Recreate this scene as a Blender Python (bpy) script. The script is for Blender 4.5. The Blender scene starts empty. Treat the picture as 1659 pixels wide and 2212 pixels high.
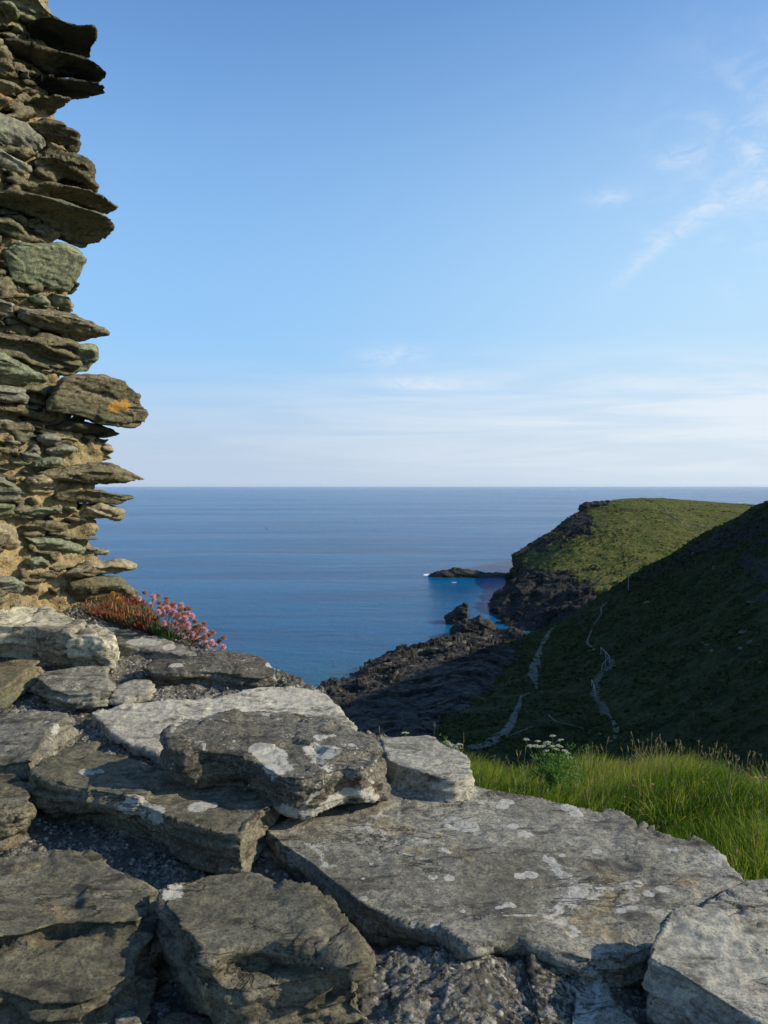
SUN_AZ_DEG, SUN_EL_DEG = 96.0, 28.0
SKY_GAIN = (.80, 1.18, 1.55)
SKY_STR = .12
SKY_EXP = 1.12          # sky radiance is given for exposure 0 and rebalanced here
EXPO = 0.17
HAZE = 0.5e-5
import bpy, bmesh, math, random
import numpy as np
from mathutils import Vector, Matrix
from mathutils.bvhtree import BVHTree
random.seed(7); RNG = np.random.default_rng(11)
SC = bpy.context.scene
COL = SC.collection
CAMZ = 60.0
F = 1840.0            # focal length in units of the 1659x2212 preview of the photograph
TH = math.radians(1.74)
CT, ST = math.cos(TH), math.sin(TH)

# ------------------------------------------------------------------ camera geometry
def ray(px, py):
    a = (px - 829.5) / F; b = (1106.0 - py) / F
    return np.array([a, CT + b * ST, -ST + b * CT])
def at(px, py, Y):
    r = ray(px, py); r = r * (Y / r[1]); r[2] += CAMZ
    return r
HY = np.array([0.0, 1.15, 1.65, 2.05, 2.3, 2.75, 3.1, 3.55, 4.2, 6.0])
HZ = np.array([-.74, -.74, -.735, -.715, -.69, -.64, -.585, -.50, -.44, -.40])
def top_h(Y): return np.interp(Y, HY, HZ)
def on_top(px, py, dz=0.0):
    r = ray(px, py); r = r / r[1]
    lo, hi = 0.6, 6.0
    for _ in range(40):
        m = .5 * (lo + hi)
        if r[2] * m > top_h(m) + dz: lo = m
        else: hi = m
    p = r * lo; p[2] += CAMZ
    return p

# ------------------------------------------------------------------ vectorised noise
def _h(i, j, k, s):
    n = (i.astype(np.uint32) * np.uint32(374761393) + j.astype(np.uint32) * np.uint32(668265263)
         + k.astype(np.uint32) * np.uint32(2147483647) + np.uint32(s * 974711 + 13))
    n = (n ^ (n >> np.uint32(13))) * np.uint32(1274126177)
    n = (n ^ (n >> np.uint32(16))) * np.uint32(2246822519)
    return (n ^ (n >> np.uint32(15)))
def _hf(i, j, k, s): return _h(i, j, k, s).astype(np.float64) / 4294967295.0
def vnoise(p, seed=0):
    f = np.floor(p); t = p - f; i = f.astype(np.int64)
    t = t * t * t * (t * (t * 6 - 15) + 10)
    r = np.zeros(len(p))
    for dx in (0, 1):
        wx = t[:, 0] if dx else 1 - t[:, 0]
        for dy in (0, 1):
            wy = t[:, 1] if dy else 1 - t[:, 1]
            for dz in (0, 1):
                wz = t[:, 2] if dz else 1 - t[:, 2]
                r += wx * wy * wz * _hf(i[:, 0] + dx, i[:, 1] + dy, i[:, 2] + dz, seed)
    return r * 2 - 1
ROT = np.array(Matrix.Rotation(0.9, 3, Vector((.3, .8, .5)).normalized()))
def fbm(p, octv=4, seed=0, lac=2.03, gain=.5):
    r = np.zeros(len(p)); a = 1.0; s = 0.0; q = np.asarray(p, float)
    for o in range(octv):
        r += a * vnoise(q + o * 17.3, seed + o); s += a; a *= gain
        q = (q @ ROT) * lac
    return r / s
def fbm_ax(p, octv=3, seed=0, gain=.55):          # no rotation: keeps layering
    r = np.zeros(len(p)); a = 1.0; s = 0.0; q = np.asarray(p, float)
    for o in range(octv):
        r += a * vnoise(q + o * 17.3, seed + o); s += a; a *= gain; q = q * 2.1
    return r / s
def worley(p, seed=0):
    """nearest cell: distance, and a random tilted plane value inside the cell"""
    f = np.floor(p); i = f.astype(np.int64)
    best = np.full(len(p), 9.0); val = np.zeros(len(p)); rnd = np.zeros(len(p)); sec = np.full(len(p), 9.0)
    for dx in (-1, 0, 1):
        for dy in (-1, 0, 1):
            for dz in (-1, 0, 1):
                a, b, c = i[:, 0] + dx, i[:, 1] + dy, i[:, 2] + dz
                o = np.stack([_hf(a, b, c, seed), _hf(a, b, c, seed + 1), _hf(a, b, c, seed + 2)], 1)
                d = p - (f + np.array([dx, dy, dz]) + o)
                D = np.sqrt((d * d).sum(1))
                g = np.stack([_hf(a, b, c, seed + 3), _hf(a, b, c, seed + 4), _hf(a, b, c, seed + 5)], 1) - .5
                v = (d * g).sum(1) * 2; q = _hf(a, b, c, seed + 6)
                m = D < best
                sec = np.where(m, best, np.minimum(sec, D))
                best = np.where(m, D, best); val = np.where(m, v, val); rnd = np.where(m, q, rnd)
    return best, val, rnd, sec

# ------------------------------------------------------------------ mesh helpers
def mesh_from(name, V, faces, mat=None, smooth=True, attrs=None):
    me = bpy.data.meshes.new(name)
    V = np.asarray(V, np.float64)
    if isinstance(faces, np.ndarray):
        n = faces.shape[1]; m = len(faces)
        me.vertices.add(len(V)); me.vertices.foreach_set('co', V.astype(np.float32).ravel())
        me.loops.add(m * n); me.loops.foreach_set('vertex_index', faces.astype(np.int32).ravel())
        me.polygons.add(m)
        me.polygons.foreach_set('loop_start', np.arange(0, m * n, n, dtype=np.int32))
        me.polygons.foreach_set('loop_total', np.full(m, n, np.int32))
        me.update(calc_edges=True)
    else:
        me.from_pydata([tuple(v) for v in V], [], faces); me.update()
    if smooth: me.polygons.foreach_set('use_smooth', np.ones(len(me.polygons), bool))
    if attrs:
        for k, a in attrs.items():
            at_ = me.attributes.new(k, 'FLOAT', 'POINT'); at_.data.foreach_set('value', np.asarray(a, np.float32))
    if mat: me.materials.append(mat)
    return me
def link(name, me, parent=None, loc=None):
    o = bpy.data.objects.new(name, me); COL.objects.link(o)
    if loc is not None: o.location = loc
    if parent: o.parent = parent
    return o
def tag(o, label=None, cat=None, group=None, kind=None):
    if label: o['label'] = label
    if cat: o['category'] = cat
    if group: o['group'] = group
    if kind: o['kind'] = kind
    return o
def empty(name, loc, label, cat, group=None):
    o = bpy.data.objects.new(name, None); COL.objects.link(o); o.location = loc
    o.empty_display_size = .1
    return tag(o, label, cat, group)

def ringsolid(rings):
    """closed solid through rings (each an (n,3) array)"""
    n = len(rings[0]); V = np.concatenate(rings); faces = []
    for r in range(len(rings) - 1):
        for k in range(n):
            faces.append((r * n + k, r * n + (k + 1) % n, (r + 1) * n + (k + 1) % n, (r + 1) * n + k))
    faces.append(tuple(range(n - 1, -1, -1))); faces.append(tuple((len(rings) - 1) * n + k for k in range(n)))
    return V, faces
def remesh(solids, voxel):
    bm = bmesh.new()
    for V, faces in solids:
        vs = [bm.verts.new(tuple(v)) for v in V]
        fs = [bm.faces.new([vs[i] for i in f]) for f in faces]
        bmesh.ops.triangulate(bm, faces=[f for f in fs if len(f.verts) > 4])
    bmesh.ops.recalc_face_normals(bm, faces=bm.faces)
    me = bpy.data.meshes.new('tmp'); bm.to_mesh(me); bm.free()
    o = bpy.data.objects.new('tmp', me); COL.objects.link(o)
    md = o.modifiers.new('r', 'REMESH'); md.mode = 'VOXEL'; md.voxel_size = voxel
    dg = bpy.context.evaluated_depsgraph_get(); ev = o.evaluated_get(dg); m2 = ev.to_mesh()
    nv = len(m2.vertices); co = np.empty(nv * 3, np.float32); m2.vertices.foreach_get('co', co)
    np_ = len(m2.polygons); tot = np.empty(np_, np.int32); m2.polygons.foreach_get('loop_total', tot)
    li = np.empty(len(m2.loops), np.int32); m2.loops.foreach_get('vertex_index', li)
    ev.to_mesh_clear(); bpy.data.objects.remove(o); bpy.data.meshes.remove(me)
    assert (tot == 4).all()
    return co.reshape(-1, 3).astype(float), li.reshape(-1, 4)
def smooth_v(V, Q, it, lam=.5):
    e = np.concatenate([Q[:, [0, 1]], Q[:, [1, 2]], Q[:, [2, 3]], Q[:, [3, 0]]])
    n = len(V); deg = np.bincount(e[:, 0], minlength=n) + np.bincount(e[:, 1], minlength=n); deg = np.maximum(deg, 1)
    for _ in range(it):
        A = np.zeros_like(V)
        for c in range(3):
            A[:, c] = np.bincount(e[:, 0], V[e[:, 1], c], n) + np.bincount(e[:, 1], V[e[:, 0], c], n)
        V = V + lam * (A / deg[:, None] - V)
    return V
def vnormals(V, Q):
    a = V[Q[:, 2]] - V[Q[:, 0]]; b = V[Q[:, 3]] - V[Q[:, 1]]; N = np.cross(a, b)
    R = np.zeros_like(V)
    for c in range(3):
        for k in range(4): R[:, c] += np.bincount(Q[:, k], N[:, c], len(V))
    return R / np.maximum(np.linalg.norm(R, axis=1), 1e-12)[:, None]

def rockify(V, Q, unit, amp=1.0, layer=1.0, facet=1.0, tilt=(0, 0), seed=0, soft=1, crack=1.0, fine=1.0, flat=0.0):
    """weathered, bedded slate: `unit` is the typical lump size in metres; flat keeps cleavage faces plane"""
    V = smooth_v(V, Q, soft)
    M = np.array((Matrix.Rotation(tilt[0], 3, 'X') @ Matrix.Rotation(tilt[1], 3, 'Y')))
    N = vnormals(V, Q)
    NB = np.abs((N @ M)[:, 2]); top = np.clip((NB - .62) / .28, 0, 1) * flat; side = 1 - top
    P = (V - V.mean(0)) @ M / unit + seed * 7.77
    warp = np.stack([fbm(P * .9, 2, seed + 50), fbm(P * .9 + 31, 2, seed + 51), fbm(P * .9 + 77, 2, seed + 52)], 1)
    P1 = P + warp * np.array([.35, .35, .10])
    d = .075 * fbm(P1 * .8, 3, seed) * amp * (1 - .45 * top)
    if facet:
        _, v, r, _ = worley(P1 * np.array([.8, .8, 1.6]), seed + 20); d += facet * (.12 * v + .05 * (r - .5)) * (1 - .85 * top)
        _, v, r, _ = worley(P1 * np.array([2.6, 2.6, 6.5]), seed + 27); d += facet * (.04 * v + .028 * (r - .5)) * (1 - .8 * top)
    if layer:
        L = fbm_ax(P1 * np.array([.45, .45, 6.0]), 3, seed + 5); d += layer * .06 * np.clip(L * 3.5, -1, 1) * side
        L2 = fbm_ax(P1 * np.array([1.3, 1.3, 20.0]), 2, seed + 9); d += layer * .016 * np.clip(L2 * 2.5, -1, 1) * side
        # thin leaves broken away from the cleavage face
        t = fbm(P1 * np.array([.75, .75, .4]), 4, seed + 15) * 2.0; fr = t - np.floor(t); d += layer * .028 * (np.floor(t) + np.clip((fr - .86) / .14, 0, 1)) * (.25 + .75 * top)
    if crack:
        c = np.abs(fbm(P * np.array([.6, .6, 1.6]) + 91, 4, seed + 13)); m = fbm(P * .7 + 12, 2, seed + 14)
        d -= crack * .04 * np.exp(-(c / .012) ** 2) * np.clip(m * 4, 0, 1)
    d += fine * (.012 * fbm(P * 5, 3, seed + 3) + .010 * fbm(P * 16, 3, seed + 4))
    d -= d.mean() + .01
    return V + N * (d * unit)[:, None], N
# ------------------------------------------------------------------ materials
class NT:
    def __init__(s, name):
        s.m = bpy.data.materials.new(name); s.m.use_nodes = True; s.t = s.m.node_tree
        s.b = s.t.nodes['Principled BSDF']; s.out = s.t.nodes['Material Output']
    def n(s, typ, **kw):
        x = s.t.nodes.new(typ)
        for k, v in kw.items(): setattr(x, k, v)
        return x
    def l(s, a, b): s.t.links.new(a, b)
    def set(s, node, key, v):
        if hasattr(v, 'is_output') or isinstance(v, bpy.types.NodeSocket): s.l(v, node.inputs[key])
        else: node.inputs[key].default_value = v
    def coord(s, kind='Object', scale=(1, 1, 1), rot=(0, 0, 0)):
        tc = s.n('ShaderNodeTexCoord'); mp = s.n('ShaderNodeMapping')
        s.l(tc.outputs[kind], mp.inputs['Vector']); mp.inputs['Scale'].default_value = scale; mp.inputs['Rotation'].default_value = rot
        return mp.outputs['Vector']
    def noise(s, vec, scale, detail=4, rough=.55, dist=0.0):
        x = s.n('ShaderNodeTexNoise'); s.l(vec, x.inputs['Vector'])
        x.inputs['Scale'].default_value = scale; x.inputs['Detail'].default_value = detail
        x.inputs['Roughness'].default_value = rough; x.inputs['Distortion'].default_value = dist
        return x.outputs['Fac']
    def voro(s, vec, scale, feature='F1', out='Distance', rand=1.0):
        x = s.n('ShaderNodeTexVoronoi', feature=feature); s.l(vec, x.inputs['Vector']); x.inputs['Scale'].default_value = scale
        x.inputs['Randomness'].default_value = rand
        return x.outputs[out]
    def ramp(s, fac, a, b, va=0.0, vb=1.0):
        x = s.n('ShaderNodeMapRange'); x.clamp = True; x.interpolation_type = 'SMOOTHSTEP'
        s.set(x, 'Value', fac); x.inputs['From Min'].default_value = a; x.inputs['From Max'].default_value = b
        x.inputs['To Min'].default_value = va; x.inputs['To Max'].default_value = vb
        return x.outputs['Result']
    def mix(s, fac, a, b, mode='MIX'):
        x = s.n('ShaderNodeMix', data_type='RGBA', blend_type=mode)
        s.set(x, 0, fac)
        for k, v in ((6, a), (7, b)):
            if isinstance(v, tuple): x.inputs[k].default_value = (*v, 1)
            else: s.l(v, x.inputs[k])
        return x.outputs[2]
    def math(s, op, a, b=0.0):
        x = s.n('ShaderNodeMath', operation=op); s.set(x, 0, a); s.set(x, 1, b); return x.outputs[0]
    def attr(s, name):
        x = s.n('ShaderNodeAttribute'); x.attribute_name = name; return x.outputs['Fac']
    def bump(s, h, dist=.01, strength=1.0, prev=None):
        x = s.n('ShaderNodeBump'); x.inputs['Strength'].default_value = strength; x.inputs['Distance'].default_value = dist
        s.l(h, x.inputs['Height'])
        if prev is not None: s.l(prev, x.inputs['Normal'])
        return x.outputs['Normal']
    def done(s, col, rough=.85, normal=None, spec=.25):
        if isinstance(col, tuple): s.b.inputs['Base Color'].default_value = (*col, 1)
        else: s.l(col, s.b.inputs['Base Color'])
        s.set(s.b, 'Roughness', rough); s.b.inputs['Specular IOR Level'].default_value = spec
        if normal is not None: s.l(normal, s.b.inputs['Normal'])
        return s.m

def rock_mat(name, A, B, C=(.05, .048, .04), pale=(.50, .48, .41), pale_t=.62, orange_t=.74, dark=.5, sc=1.0, green=None, bump=1.0, streak=(1, 1, 5), white_flecks=0.0, warm=(.24, .185, .10), warm_t=.60):
    A, B, C, pale, warm = [tuple(k * .84 for k in q) for q in (A, B, C, pale, warm)]
    if green is not None: green = tuple(k * .84 for k in green)
    s = NT(name)
    v = s.coord('Object', (sc, sc, sc)); vs = s.coord('Object', tuple(sc * k for k in (streak[0], streak[1] * 2.2, streak[2])), (.12, .10, .55))
    big = s.noise(v, 2.6, 6, .6, .3); mid = s.noise(vs, 9, 8, .65, .6); fine = s.noise(v, 55, 8, .7); tiny = s.noise(v, 190, 5, .7)
    col = s.mix(s.ramp(big, .36, .64), A, B)
    col = s.mix(s.ramp(mid, .50, .66, 0, .9), col, C)
    col = s.mix(s.ramp(s.noise(v, 17, 7, .7, .5), .54, .66, 0, .55), col, B)
    col = s.mix(s.ramp(s.noise(v, 4.2, 6, .6, .8), warm_t, warm_t + .1, 0, .7), col, warm)
    if green is not None: col = s.mix(s.ramp(s.noise(v, 3.7, 6, .6), .46, .62, 0, .8), col, green)
    # mottled fine grain: mineral flecks, both lighter and darker
    col = s.mix(s.ramp(fine, .40, .62), col, s.mix(1.0, col, (1.75, 1.73, 1.65), 'MULTIPLY'))
    col = s.mix(s.ramp(tiny, .49, .60, 0, dark), col, C)
    cr_ = s.math('ABSOLUTE', s.math('SUBTRACT', s.noise(vs, 3.2, 7, .6, .4), .5))
    crk = s.math('MULTIPLY', s.ramp(cr_, .011, .002), s.ramp(s.noise(v, 5, 3, .5), .50, .60))
    # crustose lichen
    w = s.noise(v, 5.0, 10, .66, 1.2); fringe = s.noise(v, 60, 5, .6)
    lm = s.ramp(s.math('ADD', w, s.math('MULTIPLY', s.math('SUBTRACT', fringe, .5), .16)), pale_t, pale_t + .035)
    la = s.ramp(s.math('ADD', s.attr('lichen'), s.math('MULTIPLY', s.math('SUBTRACT', s.noise(v, 40, 9, .78), .5), 1.25)), .42, .45)
    lm = s.math('MAXIMUM', lm, la)
    lcol = s.mix(s.ramp(s.noise(v, 70, 6, .7), .36, .58), tuple(k * .72 for k in pale), tuple(k * 1.08 for k in pale))
    col = s.mix(s.math('MULTIPLY', lm, .92), col, lcol)
    if white_flecks:
        fv = s.voro(v, 85); col = s.mix(s.math('MULTIPLY', s.ramp(fv, .30, .20), s.ramp(s.noise(v, 12, 5, .6), .5, .58, 0, white_flecks)), col, (.62, .61, .55))
    col = s.mix(s.math('MULTIPLY', crk, .55), col, tuple(k * .35 for k in C))
    om = s.ramp(s.math('ADD', s.noise(v, 6.5, 8, .7, 1.0), s.math('MULTIPLY', s.math('SUBTRACT', fringe, .5), .2)), orange_t, orange_t + .02)
    om = s.math('MAXIMUM', om, s.ramp(s.math('ADD', s.attr('orange'), s.math('MULTIPLY', s.math('SUBTRACT', s.noise(v, 48, 6, .7), .5), 1.5)), .5, .6))
    col = s.mix(om, col, s.mix(s.ramp(s.noise(v, 120, 3), .4, .6), (.42, .20, .03), (.28, .17, .05)))
    nb = s.bump(s.noise(vs, 26, 9, .68, .4), .007 * bump / sc, .8)
    nb = s.bump(fine, .0045 * bump / sc, .8, nb)
    nb = s.bump(tiny, .0022 * bump / sc, .8, nb)
    nb = s.bump(lm, .0025 / sc, .5, nb)
    nb = s.bump(s.math('SUBTRACT', 1.0, crk), .006 / sc, .9, nb)
    return s.done(col, s.ramp(fine, .3, .7, .72, .95), nb)

M = {}
M['slate'] = rock_mat('lichen_grey_slate', (.125, .116, .086), (.265, .252, .205), (.045, .041, .032), pale_t=.615, orange_t=.80, dark=.6)
M['slate_low'] = rock_mat('olive_grey_slate', (.105, .096, .064), (.190, .175, .126), (.032, .029, .021), pale_t=.70, orange_t=.82, dark=.6)
M['dark'] = rock_mat('dark_lichened_slate', (.085, .077, .056), (.155, .145, .115), (.022, .02, .016), pale_t=.565, orange_t=.80, dark=.8, white_flecks=.5, warm=(.15, .09, .055))
M['pale'] = rock_mat('pale_weathered_stone', (.32, .30, .24), (.43, .405, .335), (.13, .122, .095), pale=(.56, .51, .41), pale_t=.60, orange_t=.84, dark=.3, streak=(1, 1, 3), warm=(.42, .35, .26), warm_t=.56)
M['midpale'] = rock_mat('mid_grey_stone', (.20, .19, .15), (.33, .315, .26), (.09, .085, .065), pale=(.48, .45, .37), pale_t=.62, orange_t=.84, dark=.4, streak=(1, 1, 4), warm=(.34, .27, .19), warm_t=.56)
M['cream'] = rock_mat('cream_lichened_stone', (.26, .24, .17), (.44, .40, .28), (.06, .055, .042), pale=(.64, .59, .43), pale_t=.50, orange_t=.86, dark=.5, warm=(.4, .34, .22))
M['w_brown'] = rock_mat('brown_wall_slate', (.115, .098, .056), (.19, .163, .10), (.036, .031, .02), pale=(.30, .30, .22), pale_t=.72, orange_t=.735, dark=.6, green=(.11, .115, .07), warm=(.22, .15, .07))
M['w_dark'] = rock_mat('dark_wall_slate', (.042, .038, .024), (.078, .070, .044), (.02, .018, .013), pale=(.22, .22, .17), pale_t=.76, orange_t=.78, dark=.6, green=(.06, .065, .04))  # dark slate, lowered further to carry the shade of down-facing stones
M['w_green'] = rock_mat('green_wall_boulder', (.15, .165, .10), (.22, .235, .15), (.07, .08, .05), pale=(.30, .32, .22), pale_t=.66, orange_t=.85, dark=.5, green=(.17, .20, .13), streak=(1, 1, 1.3), bump=1.3)
M['w_grey'] = rock_mat('grey_wall_stone', (.15, .148, .115), (.22, .215, .17), (.08, .078, .06), pale=(.36, .36, .29), pale_t=.62, orange_t=.82, dark=.4, green=(.2, .22, .16), warm=(.28, .22, .15))
M['w_tan'] = rock_mat('tan_wall_stone', (.24, .20, .125), (.33, .285, .19), (.10, .08, .05), pale=(.42, .38, .27), pale_t=.68, orange_t=.74, dark=.4, green=(.22, .22, .13))
M['orange'] = rock_mat('rust_orange_stone', (.30, .16, .06), (.24, .15, .07), (.10, .06, .03), pale_t=.75, orange_t=.6)

def mortar_mat(name, cols, fleck, dark_amt):
    s = NT(name); v = s.coord('Object')
    col = s.mix(s.ramp(s.noise(v, 3.2, 6, .6), .38, .6), cols[0], cols[1])
    col = s.mix(s.ramp(s.noise(v, 5.5, 7, .65, .5), .54, .66, 0, .8), col, cols[2])
    g = s.noise(v, 60, 8, .72); t = s.noise(v, 160, 5, .7)
    col = s.mix(s.ramp(g, .46, .66, 0, dark_amt), col, tuple(k * .3 for k in cols[0]))
    cell = s.voro(v, 75); crust = s.math('MULTIPLY', s.ramp(s.noise(v, 105, 7, .75), .49, .55), s.ramp(s.noise(v, 8.5, 6, .7, .5), .42, .56, 0, min(1.0, fleck * 2.4))); cellc = s.voro(v, 75, out='Color')
    pick = s.n('ShaderNodeSeparateColor'); s.l(cellc, pick.inputs[0])
    col = s.mix(s.math('MULTIPLY', s.ramp(cell, .42, .28), s.ramp(pick.outputs[0], 1 - fleck, 1 - fleck + .03)), col, cols[3])
    col = s.mix(s.ramp(t, .52, .70, 0, .6), col, tuple(k * .45 for k in cols[1]))
    col = s.mix(crust, col, cols[3])
    nb = s.bump(s.noise(v, 30, 8, .75), .014, .9); nb = s.bump(s.ramp(cell, .5, .1), .005, .8, nb); nb = s.bump(t, .003, .9, nb)
    return s.done(col, .95, nb, .1)
M['mortar'] = mortar_mat('sandy_lime_mortar', [(.39, .29, .14), (.27, .215, .115), (.155, .165, .085), (.38, .33, .21)], .30, .35)
M['crumb'] = mortar_mat('blackened_lichen_mortar', [(.095, .088, .072), (.15, .138, .112), (.06, .057, .046), (.46, .43, .36)], .27, .85)

def plain(name, col, col2=None, rough=.6, sc=40, trans=0.0, spec=.3):
    s = NT(name)
    c = col
    if col2 is not None: c = s.mix(s.ramp(s.noise(s.coord('Object'), sc, 3), .4, .6), col, col2)
    m = s.done(c, rough, None, spec)
    if trans:
        tr = s.n('ShaderNodeBsdfTranslucent'); mx = s.n('ShaderNodeMixShader'); mx.inputs[0].default_value = trans
        if isinstance(c, tuple): tr.inputs['Color'].default_value = (*c, 1)
        else: s.l(c, tr.inputs['Color'])
        s.l(s.b.outputs[0], mx.inputs[1]); s.l(tr.outputs[0], mx.inputs[2]); s.l(mx.outputs[0], s.out.inputs[0])
    return m
M['pink'] = plain('pink_petal', (.74, .40, .46), (.86, .62, .64), .6, 300, .35)
M['faded'] = plain('faded_petal', (.45, .22, .13), (.60, .36, .25), .7, 300, .3)
M['stem'] = plain('flower_stem', (.16, .15, .07), (.10, .13, .05), .6, 60, .2)
M['thriftleaf'] = plain('thrift_leaf', (.045, .10, .02), (.09, .15, .035), .6, 60, .3)
M['sedum'] = plain('red_succulent_leaf', (.22, .065, .035), (.17, .13, .05), .6, 14, .25)
M['seedspike'] = plain('brown_seed_spike', (.30, .14, .045), (.22, .11, .04), .8, 80)
M['plantleaf'] = plain('olive_leaf', (.12, .15, .04), (.20, .14, .05), .6, 40, .3)
M['yellow'] = plain('yellow_petal', (.62, .40, .06), (.50, .26, .05), .6, 120, .3)
M['white'] = plain('white_umbel', (.62, .62, .52), (.45, .46, .36), .8, 200, .2)
M['umbleaf'] = plain('umbel_leaf', (.075, .18, .025), (.12, .24, .04), .5, 50, .4)
M['wood'] = plain('grey_weathered_timber', (.30, .29, .26), (.20, .19, .17), .8, 8)
M['straw'] = plain('straw_seed_head', (.33, .29, .13), (.22, .20, .09), .8, 60, .3)
M['birdw'] = plain('dark_feather', (.05, .05, .05), (.12, .12, .12), .7, 20)
M['buoy'] = plain('orange_plastic', (.7, .14, .04), None, .4)

def grass_mat():
    s = NT('meadow_grass_blade'); t = s.attr('tint'); hgt = s.attr('h')
    col = s.mix(s.ramp(t, 0, .55), (.028, .070, .006), (.150, .255, .018))
    col = s.mix(s.ramp(t, .55, .88), col, (.42, .40, .06)); col = s.mix(s.ramp(t, .9, 1.0), col, (.34, .27, .10))
    m = s.done(col, .55, None, .1)
    tr = s.n('ShaderNodeBsdfTranslucent'); s.l(col, tr.inputs['Color']); mx = s.n('ShaderNodeMixShader'); mx.inputs[0].default_value = .45
    s.l(s.b.outputs[0], mx.inputs[1]); s.l(tr.outputs[0], mx.inputs[2]); s.l(mx.outputs[0], s.out.inputs[0])
    return m
M['grass'] = grass_mat()

def turf_mat(name, sc, g1, g2, g3, rock1, rock2, slope_a, slope_b, rock_noise=.12):
    """grassy hillside that turns to bare rock where it is steep or marked by the attribute `rock`, which also paints headland shade"""
    s = NT(name); v = s.coord('Object', (sc, sc, sc))
    geo = s.n('ShaderNodeNewGeometry'); sep = s.n('ShaderNodeSeparateXYZ'); s.l(geo.outputs['Normal'], sep.inputs[0])
    n1 = s.noise(v, .9, 8, .62, .6); n2 = s.noise(v, 5.5, 8, .68, .3); n3 = s.noise(v, 26, 5, .7)
    col = s.mix(s.ramp(n1, .36, .62), g1, g2)
    col = s.mix(s.ramp(n2, .46, .60, 0, .85), col, g3)
    col = s.mix(s.ramp(n3, .42, .66, 0, .6), col, s.mix(1.0, col, (.45, .45, .45), 'MULTIPLY'))
    rk = s.mix(s.ramp(s.noise(v, 7, 8, .7), .38, .64), rock1, rock2)
    rk = s.mix(s.ramp(n3, .45, .62, 0, .5), rk, tuple(k * .35 for k in rock1))
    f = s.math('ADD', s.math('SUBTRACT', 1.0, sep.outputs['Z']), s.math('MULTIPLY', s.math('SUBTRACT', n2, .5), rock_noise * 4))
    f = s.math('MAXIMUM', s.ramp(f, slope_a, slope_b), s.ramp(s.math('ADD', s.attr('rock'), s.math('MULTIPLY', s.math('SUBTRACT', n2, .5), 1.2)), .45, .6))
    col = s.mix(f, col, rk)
    nb = s.bump(n2, .9 / sc * .25, .7); nb = s.bump(n3, .18 / sc * .35, .8, nb)
    return s.done(col, .95, nb, .08)
M['headland'] = turf_mat('headland_turf', .14, (.088, .112, .020), (.165, .155, .042), (.024, .030, .010), (.022, .021, .022), (.070, .064, .055), .20, .34)  # rock tones lowered to put the shade of the cliffs into the colour
M['hill'] = turf_mat('hillside_turf', .25, (.018, .036, .007), (.065, .068, .020), (.014, .016, .006), (.030, .030, .022), (.085, .080, .070), .46, .60, .10)  # turf albedo lowered so the colour carries the slope's shade
def cliff_mat():
    s = NT('sea_cliff_rock'); v = s.coord('Object', (.3, .3, .9)); n2 = s.noise(v, 1.4, 9, .7, .5); n3 = s.noise(v, 7, 8, .7)
    col = s.mix(s.ramp(n2, .4, .62), (.018, .017, .016), (.070, .062, .050)); col = s.mix(s.ramp(n3, .45, .65, 0, .7), col, (.03, .028, .027))
    col = s.mix(s.ramp(s.noise(v, .5, 6, .6), .52, .6, 0, .5), col, (.07, .062, .034))
    nb = s.bump(n2, 1.0, .7); nb = s.bump(n3, .25, .8, nb)
    return s.done(col, .85, nb, .25)
M['cliff'] = cliff_mat()  # albedo lowered to deepen the shade on the shore rock
def path_mat():
    s = NT('trodden_grit'); v = s.coord('Object'); n = s.noise(v, 1.2, 8, .7); n2 = s.noise(v, 9, 4, .7)
    col = s.mix(s.ramp(n, .4, .6), (.075, .073, .056), (.150, .143, .115)); col = s.mix(s.ramp(n2, .5, .7, 0, .6), col, (.12, .13, .08))
    return s.done(col, .95, s.bump(n2, .08, .8), .1)
M['path'] = path_mat()
M['block'] = rock_mat('shore_boulder_rock', (.085, .072, .052), (.16, .138, .10), (.03, .027, .022), pale=(.24, .22, .17), pale_t=.66, orange_t=.95, sc=.25)  # paler than the cliff rock: sunlight on the shore blocks painted in
def scrub_mat(name, a, b, c):
    s = NT(name); t = s.attr('tint'); col = s.mix(s.ramp(t, 0, .6), a, b); col = s.mix(s.ramp(t, .7, 1.0), col, c); return s.done(col, .9, None, .05)
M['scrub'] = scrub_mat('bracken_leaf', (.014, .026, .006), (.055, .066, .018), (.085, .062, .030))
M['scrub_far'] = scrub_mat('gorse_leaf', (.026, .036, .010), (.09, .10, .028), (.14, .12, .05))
M['soil'] = plain('grassy_soil', (.035, .05, .012), (.07, .07, .025), .95, 9, 0, .05)
def foam_mat():
    s = NT('sea_foam'); col = s.mix(s.ramp(s.noise(s.coord('Object'), .8, 6, .7), .4, .6), (.45, .5, .55), (.8, .82, .84)); return s.done(col, .8)
M['foam'] = foam_mat()
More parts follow.
